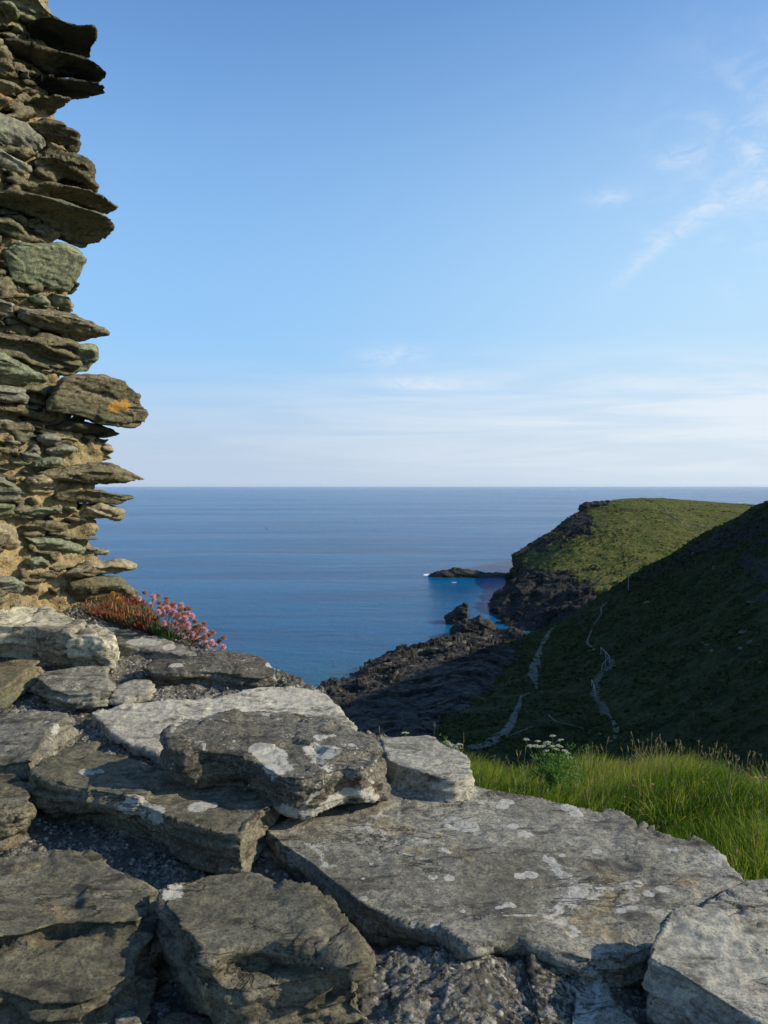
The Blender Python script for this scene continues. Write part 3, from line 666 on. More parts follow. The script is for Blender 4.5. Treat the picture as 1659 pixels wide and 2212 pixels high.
def joinsol(sols):
    V = []; Fc = []; o = 0
    for v, f in sols: V.append(v); Fc += [tuple(i + o for i in q) for q in f]; o += len(v)
    return np.concatenate(V), Fc
def rail(name, label, pts, hh, tree):
    c = [hitp(a, b, tree) for a, b in pts]; root = empty(name, c[0], label, 'handrail', 'handrails beside the stone steps')
    pm = None
    for p in c: link('post', mesh_from('post', *rod(p - c[0] - [0, 0, .3], p - c[0] + [0, 0, hh], .09), M['wood'], False), root)
    link('rail', mesh_from('rail', *joinsol([rod(c[i] - c[0] + [0, 0, hh], c[i + 1] - c[0] + [0, 0, hh], .09) for i in range(len(c) - 1)]), M['wood'], False), root)
rail('handrail', 'bent timber handrail where the stone steps turn, upper of the two rails', [(1298,1412),(1308,1422),(1317,1432),(1308,1440),(1300,1452)], 1.6, bv_hill)
rail('handrail', 'pale timber handrail left of the steps, lower of the two rails', [(1278,1482),(1282,1492),(1286,1508)], 1.5, bv_hill)
p = hitp(1357, 1262, None)
o = link('pole', mesh_from('pole', *rod((0, 0, -1), (0, 0, 5.0), .12, 8), M['wood'], False), loc=hitp(1357, 1274, bv_hill)); tag(o, 'thin grey pole standing upright near the ridge of the dark hillside', 'pole')

# pale boulders showing on the shaded slope
for k, (px, py, s_) in enumerate([(1530,1392,7),(1538,1405,8),(1520,1388,5),(1489,1408,4),(1608,1365,11),(1622,1385,9),(1600,1400,8),(1640,1392,6),(1545,1225,9),(1400,1300,8),(1412,1296,5),(1496,1194,5),(1320,1446,7),(1256,1465,6),(1620,1300,7),(1585,1265,6),(1538,1520,4),(1645,1430,7)]):
    c = hitp(px, py, bv_hill)
    if c is None: continue
    o = link('hillside_boulder', bprot[(k + 1) % 4], loc=c - np.array([0, 0, .1])); sc = s_ * c[1] / F * .75
    o.scale = (sc * 1.2, sc, sc * .8); o.rotation_euler = (0, 0, k * 1.3); tag(o, 'grey boulder among those scattered over the dark right hillside', 'boulder', 'boulders on the hillside')

# foam round the spit and rocks
def foam(px, py, wx, wy, seed):
    r = ray(px, py); r = r * (-CAMZ / r[2]); n = 40; a = np.arange(n) / n * 2 * math.pi
    rr = 1 + .5 * fbm(np.stack([np.cos(a) * 1.5, np.sin(a) * 1.5, np.full(n, seed)], 1), 4, seed)
    V = np.concatenate([[[0, 0, .12]], np.stack([np.cos(a) * wx * rr, np.sin(a) * wy * rr, np.full(n, .05)], 1)])
    Fc = [(0, 1 + k, 1 + (k + 1) % n) for k in range(n)]
    return V + np.array([r[0], r[1], 0]), Fc
fs = [foam(926,1243,3.2,5,1), foam(921,1241,2,5,2), foam(981,1258,1.8,1.2,3), foam(1050,1236,6,4,4), foam(1041,1233,3,3,5), foam(1120,1372,1.2,1.0,6)]
tag(link('sea_foam', mesh_from('sea_foam', *joinsol(fs), M['foam'])), 'white foam where the swell breaks around the dark rock spit', 'sea foam', kind='stuff')
r = ray(719.5, 1426); r = r * (-CAMZ / r[2])
V, Fc = joinsol([ringsolid([np.stack([np.cos(np.arange(10) * .628) * q, np.sin(np.arange(10) * .628) * q, np.full(10, z)], 1) for q, z in ((.08, -.15), (.18, 0), (.2, .14), (.14, .26), (.04, .32))])])
tag(link('buoy', mesh_from('buoy', V, Fc, M['buoy']), loc=(r[0], r[1], 0)), 'tiny orange buoy floating on the blue sea', 'buoy')

# one small seabird low over the water
b0 = at(575, 1143, 170)
wv_ = []
def wing(s):
    pts = [(0,0,0,.10),(.22*s,.02,.10,.12),(.45*s,-.02,.12,.10),(.68*s,-.10,.04,.03)]
    ring = []
    for x, y, z, c in pts: ring.append(np.array([(x, y + c, z), (x, y, z + .015), (x, y - c, z), (x, y, z - .012)]))
    return ringsolid(ring)
root = empty('seabird', b0, 'small dark seabird gliding over the blue sea', 'bird')
an = np.arange(8) * math.pi / 4
body = [np.stack([np.cos(an) * r, np.full(8, y), np.sin(an) * r], 1) for y, r in ((-.30, .01), (-.2, .035), (-.05, .06), (.08, .055), (.16, .035), (.22, .03), (.27, .008))]
V, Fc = remesh([ringsolid(body), wing(1), wing(-1)], .014); V = smooth_v(V, Fc, 2)
link('body', mesh_from('body', V, Fc, M['birdw']), root).rotation_euler = (0, .5, .9)
# ------------------------------------------------------------------ masonry in the foreground
def blob_attr(V, blobs):
    """soft discs (centre, radius) evaluated on the vertices; the material breaks up their rims"""
    a = np.zeros(len(V))
    for c, r in blobs:
        dd = (V - c) / (r * 1.25); q = 1 - np.sqrt((dd * dd).sum(1)); a = np.maximum(a, np.clip(q * 1.25, 0, 1))
    return a
lw = empty('low_stone_wall', on_top(830, 2100, -.12), 'weathered grey slate wall top running diagonally across the foreground', 'low wall')
LW = np.array(lw.location)
STONES_BV = []
def topstone(poly, th, mat, voxel, unit, seed, dz=0.0, tilt=(0, 0), bed=None, shrink=.97, extra=(), label=None, lichen=(), orange=(), amp=1.0, layer=1.0, facet=1.0, soft=2, name='stone', keel=(0, 0), crack=1.0, flat=.9):
    """poly: preview-pixel outline of the upper face; dz raises it, tilt=(per x, per y) slopes it, th = thickness"""
    P = np.array([on_top(p[0], p[1], dz + (p[2] if len(p) > 2 else 0)) for p in poly])
    c = P.mean(0); 
    if tilt != (0, 0):
        new = []
        for p in poly:      # re-project on the tilted plane
            q = on_top(p[0], p[1], dz)
            for _ in range(6):
                q = on_top(p[0], p[1], dz + (p[2] if len(p) > 2 else 0) + tilt[0] * (q[0] - c[0]) + tilt[1] * (q[1] - c[1]))
            new.append(q)
        P = np.array(new)
    bot = c + (P - c) * np.array([shrink, shrink, 1]); bot[:, 2] -= th; bot[:, 0] += keel[0]; bot[:, 1] += keel[1]
    midr = c + (P - c) * np.array([1.015, 1.015, 1]); midr[:, 2] -= th * .35
    sol = [ringsolid([bot, midr, P])]
    for ex in extra:
        E = np.array([on_top(p[0], p[1], dz + ex[1]) for p in ex[0]]); eb = E.mean(0) + (E - E.mean(0)) * np.array([1.07, 1.07, 1]); eb[:, 2] -= ex[2]
        sol.append(ringsolid([eb, E]))
    V, Q = remesh(sol, voxel)
    V, N = rockify(V, Q, unit, amp, layer, facet, bed or (.10 + tilt[1], -tilt[0]), seed, soft, crack, 1.0, flat)
    lb = [(on_top(a, b, dz) , r) for a, b, r in lichen]; ob = [(on_top(a, b, dz), r) for a, b, r in orange]
    at_ = {'lichen': blob_attr(V, lb), 'orange': blob_attr(V, ob)}
    o = link(name, mesh_from(name, V - LW, Q, M[mat], True, at_), lw)
    if label: o['label'] = label
    return o

# the broad slab
topstone([(576,1788),(640,1750),(700,1722),(745,1705),(800,1682),(826,1656),(862,1648),(912,1654),(970,1671),(1012,1693),(1066,1707),(1134,1718),(1186,1730),(1250,1744),(1300,1757),(1311,1748),(1340,1756),(1365,1773),(1410,1788),(1454,1804),(1500,1815),(1534,1831),(1560,1850),(1570,1868),(1600,1888),(1606,1900),(1560,1920),(1515,1945),(1480,1975),(1440,2010),(1409,2040),(1350,2065),(1284,2071),(1240,2055),(1186,2050),(1150,2030),(1119,2022),(1065,2030),(1021,2044),(990,2025),(962,2003),(900,1990),(844,1976),(800,1955),(762,1931),(715,1895),(676,1862),(658,1850),(610,1820)],
 .13, 'slate', .0052, .20, 3, 0.0, soft=1, layer=.5, facet=.55, amp=.7, keel=(0, .02), label='broad flat grey slab with scattered white lichen patches',
 lichen=[(float(np.random.default_rng(k).uniform(640, 1540)), float(np.random.default_rng(k + 99).uniform(1690, 2010)), float(np.random.default_rng(k + 500).uniform(.004, .015))) for k in range(40)] + [(985,1778,.035),(1010,1786,.03),(1095,1730,.022),(1135,1805,.02),(910,1672,.028),(880,1667,.02),(985,1712,.035),(1010,1705,.03),(1085,1742,.02),(693,1731,.018),(1109,1787,.017),(970,1900,.014),(1125,1893,.016),(1146,1890,.018),(1290,1840,.012),(1330,1915,.014),(1375,1908,.015),(1430,1922,.016),(1400,1930,.014),(1335,1948,.012),(1370,1938,.012),(1030,1802,.01),(1245,1757,.02),(1230,1745,.025),(950,1725,.02)],
 extra=[([(1119,2022),(1186,2050),(1284,2070),(1200,1985),(1100,1960),(1010,1975),(962,2000),(1021,2042),(1065,2028)], .006, .06)])
# broken flake against its left edge
topstone([(536,1808),(560,1796),(600,1812),(640,1838),(668,1862),(660,1884),(640,1880),(600,1860),(560,1840)], .05, 'slate', .005, .09, 5, -.045, tilt=(-.1, .2), label='thin broken flake leaning on the broad slab')
# left centre slab
topstone([(72,1668),(100,1648),(150,1612),(200,1612),(250,1624),(340,1652),(400,1664),(480,1686),(560,1704),(610,1708),(590,1735),(560,1752),(530,1775),(520,1800),(470,1792),(420,1778),(350,1752),(270,1724),(200,1702),(140,1688),(95,1690)],
 .12, 'slate_low', .0058, .20, 9, .045, facet=.7, amp=.7, keel=(.01, .03), label='long olive grey slab lying across the left of the wall',
 extra=[([(72,1668),(100,1648),(200,1660),(330,1700),(300,1722),(140,1692)], .012, .05)],
 lichen=[(190,1672,.028),(210,1664,.02),(430,1742,.03),(455,1738,.02),(285,1740,.045),(320,1750,.045)])
topstone([(75,1700),(140,1694),(230,1716),(330,1752),(430,1788),(500,1806),(520,1815),(500,1836),(430,1822),(330,1792),(240,1762),(90,1738)], .09, 'slate_low', .006, .14, 10, -.035, facet=.8, label='lower leaf of the long olive slab')
# dark lumpy rock sitting on top
topstone([(350,1588),(375,1566),(400,1558),(440,1552),(470,1545),(520,1532),(560,1528),(620,1533),(690,1548),(740,1562),(790,1588),(818,1612),(820,1640),(800,1652),(775,1660),(740,1655),(700,1668),(650,1678),(600,1670),(560,1646),(500,1624),(440,1618),(400,1625),(365,1612)],
 .10, 'dark', .0058, .14, 14, .135, facet=.9, amp=1.2, layer=.8, flat=.35, keel=(.02, .03), label='dark lumpy rock spotted with white lichen, resting on the pale slab',
 lichen=[(585,1622,.045),(600,1640,.05),(560,1615,.03),(680,1612,.035),(700,1618,.035),(725,1617,.02),(690,1592,.02),(745,1668,.035),(460,1560,.03),(760,1602,.015)], tilt=(-.06, .05))
# big pale slab behind it
topstone([(195,1536),(273,1518),(340,1510),(422,1506),(508,1496),(560,1479),(600,1479),(650,1482),(690,1484),(715,1500),(742,1532),(765,1565),(774,1588),(740,1605),(640,1625),(500,1630),(380,1622),(320,1612),(278,1600),(245,1580),(215,1558)],
 .14, 'pale', .0062, .22, 17, .03, facet=.6, layer=.35, amp=.8, tilt=(0, .10), keel=(.02, .02), soft=2, label='large pale cream slab with smooth weathered face',
 lichen=[(600,1500,.05),(650,1510,.06)])
topstone([(822,1592),(845,1587),(880,1584),(920,1583),(945,1592),(965,1606),(985,1614),(1010,1630),(1022,1648),(1026,1662),(1010,1676),(985,1682),(950,1680),(905,1662),(860,1650),(832,1636),(820,1612)], .14, 'midpale', .0058, .15, 19, .055, facet=.7, soft=5, layer=.5, label='smooth pale rounded stone at the edge above the grass', keel=(-.02, 0))
# upper left pale lumpy rock
topstone([(-120,1322),(0,1322),(40,1312),(75,1306),(108,1306),(145,1316),(178,1334),(190,1342),(226,1352),(244,1368),(251,1385),(248,1398),(225,1396),(190,1388),(150,1380),(100,1372),(50,1362),(0,1356),(-120,1360)], .12, 'cream', .0075, .18, 23, .10, amp=1.7, soft=5, facet=.9, layer=.6, flat=0, extra=[([(-120,1332),(40,1322),(110,1312),(170,1336),(215,1356),(225,1376),(150,1368),(60,1350),(-120,1350)], .035, .08)], label='cream lumpy rock at the foot of the ruined wall')
topstone([(190,1348),(215,1346),(250,1352),(300,1368),(350,1378),(400,1396),(428,1408),(420,1413),(380,1411),(330,1405),(285,1400),(250,1390)], .07, 'slate', .007, .12, 26, .045, label='thin grey slate under the pink flowers', lichen=[(300,1384,.05),(330,1388,.04),(365,1397,.03)])
topstone([(318,1428),(380,1417),(430,1412),(484,1402),(520,1406),(547,1410),(574,1422),(600,1440),(598,1452),(560,1462),(520,1460),(470,1452),(420,1450),(370,1455),(330,1452)], .12, 'dark', .0068, .16, 29, .05, facet=.8, layer=1.3, label='long dark grey rock ending in a blunt tip above the sea', lichen=[(585,1434,.02),(380,1440,.03)], keel=(-.02, .01))
topstone([(72,1458),(95,1446),(150,1440),(200,1436),(236,1438),(238,1462),(232,1488),(200,1494),(150,1496),(110,1490),(88,1475)], .10, 'slate', .0062, .15, 32, .055, layer=1.6, label='layered grey stone left of centre')
topstone([(232,1503),(250,1480),(280,1467),(322,1467),(334,1476),(318,1494),(270,1504)], .07, 'midpale', .006, .11, 35, .03, label='small pale wedge of stone in the dark mortar')
topstone([(-120,1430),(0,1430),(25,1424),(60,1422),(90,1426),(72,1440),(50,1455),(20,1475),(0,1485),(-120,1500)], .12, 'w_brown', .0075, .15, 38, .06, label='mossy brown stone at the left edge')
topstone([(-120,1550),(0,1540),(78,1533),(150,1540),(146,1552),(108,1576),(92,1615),(70,1640),(0,1648),(-120,1650)], .12, 'slate', .0062, .18, 41, .05, tilt=(.12, 0), label='grey slab half in shadow at the left edge')
topstone([(-100,1672),(0,1668),(36,1672),(62,1690),(70,1715),(60,1735),(0,1745),(-100,1750)], .10, 'slate_low', .006, .12, 43, .03, label='small squarish grey stone at the left edge')
# bottom left boulder with a ledge
topstone([(-120,1850),(0,1838),(88,1828),(170,1838),(250,1868),(310,1895),(342,1922),(335,1955),(318,1990),(300,2040),(292,2100),(230,2140),(171,2165),(73,2165),(0,2140),(-120,2140)], .16, 'slate_low', .0052, .20, 47, .02, facet=.9, amp=1.3, layer=1.5, tilt=(-.04, .14), label='big olive grey boulder filling the lower left corner',
 extra=[([(-120,1850),(0,1838),(88,1828),(170,1838),(250,1868),(335,1915),(330,1960),(300,1985),(200,1990),(120,1985),(60,2010),(-120,2020)], .022, .08)], lichen=[(160,1868,.008),(232,2050,.014),(260,2040,.012)])
# bottom middle rock with stepped ledges
topstone([(345,1946),(358,1926),(386,1908),(430,1899),(469,1893),(537,1895),(600,1905),(674,1922),(705,1950),(735,1988),(764,2036),(782,2090),(740,2098),(680,2108),(600,2125),(527,2138),(480,2135),(440,2095),(400,2040),(370,1990)],
 .17, 'slate_low', .0052, .20, 53, .035, facet=.8, layer=1.2, tilt=(-.02, .16), keel=(.01, .0), label='stepped olive grey rock with a white lichen cap at its left corner',
 extra=[([(345,1946),(358,1926),(386,1908),(430,1899),(469,1893),(537,1895),(600,1905),(674,1922),(705,1950),(735,1988),(764,2040),(700,2030),(640,2020),(570,2020),(500,2035),(450,2050),(400,2000)], .024, .08)],
 lichen=[(372,1950,.035),(390,1925,.035),(405,1945,.02)])
# bottom right layered stone and the slab behind it
topstone([(1455,1990),(1500,1975),(1580,1985),(1700,2000),(1850,2030),(1850,2300),(1640,2200),(1588,2172),(1521,2130),(1454,2090),(1400,2066),(1412,2040),(1425,2015)], .13, 'midpale', .0048, .17, 58, .05, facet=.35, layer=1.3, tilt=(-.03, .05), keel=(.03, .02), label='pale layered stone rising at the lower right corner')
topstone([(1516,1945),(1560,1915),(1604,1889),(1659,1886),(1850,1890),(1850,2060),(1700,2010),(1580,1990),(1505,1980)], .12, 'slate', .005, .17, 59, .025, facet=.5, label='flat grey stone behind the pale layered corner stone')
topstone([(1266,2105),(1302,2108),(1333,2150),(1360,2180),(1420,2240),(1400,2290),(1240,2290),(1228,2175),(1235,2130)], .12, 'slate', .0048, .13, 61, -.03, label='upright wedge of grey stone at the bottom edge')
topstone([(850,2200),(918,2186),(1007,2176),(1110,2195),(1180,2215),(1180,2330),(850,2330)], .10, 'slate_low', .0048, .14, 63, -.045, label='flat stone cut off by the bottom edge of the view')
topstone([(244,2182),(270,2140),(302,2104),(310,2118),(300,2170),(296,2260),(240,2260)], .10, 'slate', .005, .10, 65, -.05, label='thin upright sliver between the two bottom rocks')
topstone([(340,2200),(400,2186),(470,2196),(520,2215),(520,2300),(340,2300)], .08, 'slate_low', .005, .11, 67, -.07, label='small buried stone under the stepped rock')
topstone([(1640,2215),(1500,2165),(1440,2120),(1410,2110),(1400,2150),(1450,2230),(1500,2300),(1640,2320)], .08, 'slate_low', .005, .11, 69, -.07, label='brown stone under the pale corner stone')

# the wall top goes on beyond the left and right edges of the view
topstone([(1870,1905),(2100,1895),(2350,1930),(2450,2080),(2200,2150),(1875,2110)], .12, 'slate', .008, .18, 81, .02)
topstone([(-480,1340),(-300,1325),(-150,1335),(-140,1400),(-260,1440),(-470,1420)], .12, 'slate_low', .009, .18, 82, .04)
topstone([(-560,1500),(-330,1480),(-150,1510),(-150,1620),(-320,1680),(-540,1640)], .12, 'slate', .009, .18, 83, .03)
topstone([(-620,1780),(-350,1730),(-150,1760),(-150,1900),(-300,1990),(-600,1960)], .12, 'slate_low', .008, .18, 84, .01)
# mortar bed: crumbly mass between and under the stones
edge = [(-300,1255),(190,1300),(250,1345),(430,1408),(600,1450),(590,1478),(700,1484),(770,1585),(830,1590),(950,1590),(1015,1640),(1025,1680),(1120,1718),(1300,1757),(1454,1810),(1560,1860),(1600,1895),(1700,1890),(2000,1900)]
ed = np.array([on_top(a, b, -.02) for a, b in edge]); ed = ed[np.argsort(ed[:, 0])]
xs = np.arange(-2.6, 1.5, .0062); ys_n = 560
lim = np.interp(xs, ed[:, 0], ed[:, 1]) - .02
Yt = np.linspace(0, 1, ys_n); near = .72
Xg, T = np.meshgrid(xs, Yt); Yg = near + (lim[None] - near) * T
Zg = np.interp(Yg.ravel(), HY, HZ).reshape(Yg.shape) + np.interp(Yg, [1.6, 2.0, 2.4], [-.08, -.05, -.018]) + CAMZ
V = np.stack([Xg, Yg, Zg], 2).reshape(-1, 3); P = V * np.array([1, 1, .4])
w1 = worley(P / .026, 101); w2 = worley(P / .012, 107)
dome = lambda w_, r_: np.sqrt(np.clip(r_ * r_ - w_ * w_, 0, 1))
w3 = worley(P / .0075, 113)
bumps = dome(w1[0], .45) * (w1[2] > .5) * .013 * w1[2] + dome(w2[0], .5) * .012 * (w2[2] > .35) + dome(w3[0], .5) * .006 * (w3[2] > .4)
mound = np.zeros(len(V))
for a_, b_, r_, h_ in [(1010, 2110, .17, .055), (1140, 2130, .15, .05), (860, 2090, .13, .04), (1250, 2130, .10, .035), (560, 1780, .10, .06), (640, 1715, .10, .05), (225, 1352, .28, .045), (330, 1388, .2, .03), (440, 1440, .35, .035), (300, 1450, .25, .035), (120, 1300, .5, .05), (800, 1655, .08, .05)]:
    c_ = on_top(a_, b_, -.05); mound = np.maximum(mound, h_ * np.exp(-(((V[:, 0] - c_[0]) ** 2 + (V[:, 1] - c_[1]) ** 2) / r_ ** 2)))
V[:, 2] += mound
hgt = .022 * fbm(P / .16, 4, 110) + .014 * fbm(P / .035, 3, 111) + bumps
V[:, 2] += hgt
Q = gridmesh(np.zeros((len(Yt), len(xs), 3)))[1]
# skirt at the far edge so the bed has a side
n = len(xs); last = V[-n:].copy(); sk1 = last.copy(); sk1[:, 2] -= .25; sk1[:, 1] += .01; sk2 = sk1.copy(); sk2[:, 2] -= .9
b0 = len(V); V = np.concatenate([V, sk1, sk2]); i0 = np.arange(b0 - n, b0); i1 = np.arange(b0, b0 + n); i2 = i1 + n
Q = np.concatenate([Q, np.stack([i0[:-1], i0[1:], i1[1:], i1[:-1]], 1), np.stack([i1[:-1], i1[1:], i2[1:], i2[:-1]], 1)])
link('mortar', mesh_from('mortar', V - LW, Q, M['crumb'], True), lw)
# rubble core under the top, seen from the sides
def boxprism(xy, z0, z1):
    a = np.array([(x, y, z0) for x, y in xy]); b = a.copy(); b[:, 2] = z1; return ringsolid([a, b])
corexy = [(-2.6, .74), (1.4, .74)] + [(float(x), float(max(.8, y - .10))) for x, y in zip(xs[::-40], lim[::-40])]
V, Q = remesh([boxprism(corexy, 57.6, CAMZ - .86)], .035); V, _ = rockify(V, Q, .25, 1, 1, 1, (0, 0), 120)
link('rubble_core', mesh_from('rubble_core', V - LW, Q, M['w_brown']), lw)
# ------------------------------------------------------------------ ruined wall on the left
def faceY(px): return 3.22 + .42 * px / 250.0
wl = empty('ruined_wall', at(60, 1300, faceY(60)), 'tall broken wall of rough slate stones in sandy mortar rising along the left edge', 'ruined wall')
WL = np.array(wl.location); FN = np.array([.55, -.83, 0])          # outward normal of the wall face
def wstone(seed, poly, mat, prot=.05, depth=.34, nose=.55, up=0.0, label=None, unit=.13, orange=(), lichen=(), soft=1, layer=.8, facet=.5, name='stone', voxel=.006, flat=.2, over=.75, taper=.8):
    rr = np.random.default_rng(seed * 13 + 1)
    f = np.array([at(a, b, faceY(a) ) for a, b in poly]); f = f + FN * 0
    # keep the silhouette: move along the view ray by the protrusion
    cam_ = np.array([0, 0, CAMZ]); f = cam_ + (f - cam_) * (1 - prot / 3.6)
    # the face leans out over the viewer: each point slides along its own line of sight, the upper rim coming forward
    c = f.mean(0); rel = np.clip(f[:, 2] - c[2], -.09, .09) * over; f = f - (f - cam_) / np.linalg.norm(f - cam_, axis=1)[:, None] * rel[:, None]
    c = f.mean(0); hgt = f[:, 2].max() - f[:, 2].min()
    fr = c + (f - c) * np.array([nose + .12, nose + .12, nose]) + FN * .03 - (c - cam_) / np.linalg.norm(c - cam_) * (c + (f - c) * nose - c)[:, 2:3] * over + np.array([rr.uniform(-.01, .01), 0, up * hgt])
    bk = c + (f - c) * np.array([taper, 1, taper]); dr = (c - cam_) / np.linalg.norm(c - cam_); dr[2] *= .92; bk = bk + (dr + np.array([-.12, 0, 0])) * depth
    V, Q = remesh([ringsolid([bk, f, fr])], voxel)
    V, N = rockify(V, Q, unit, .35, layer, facet, (rr.uniform(-.12, .12), rr.uniform(.05, .28)), 200 + seed, soft, .8, 1.0, flat)
    at_ = {'lichen': blob_attr(V, [(cam_ + (at(a, b, faceY(a)) - cam_) * (1 - prot / 3.6), r) for a, b, r in lichen]), 'orange': blob_attr(V, [(cam_ + (at(a, b, faceY(a)) - cam_) * (1 - (prot + .03) / 3.6), r * .85) for a, b, r in orange])}
    o = link(name, mesh_from(name, V - WL, Q, M[mat], True, at_), wl)
    if label: o['label'] = label
def z1(*p): return [(a * .25, b * .25) for a, b in p]
def z2(*p): return [(a * .25, 486 + b * .25) for a, b in p]
def z3(*p): return [(a * .3906, 972 + b * .3906) for a, b in p]
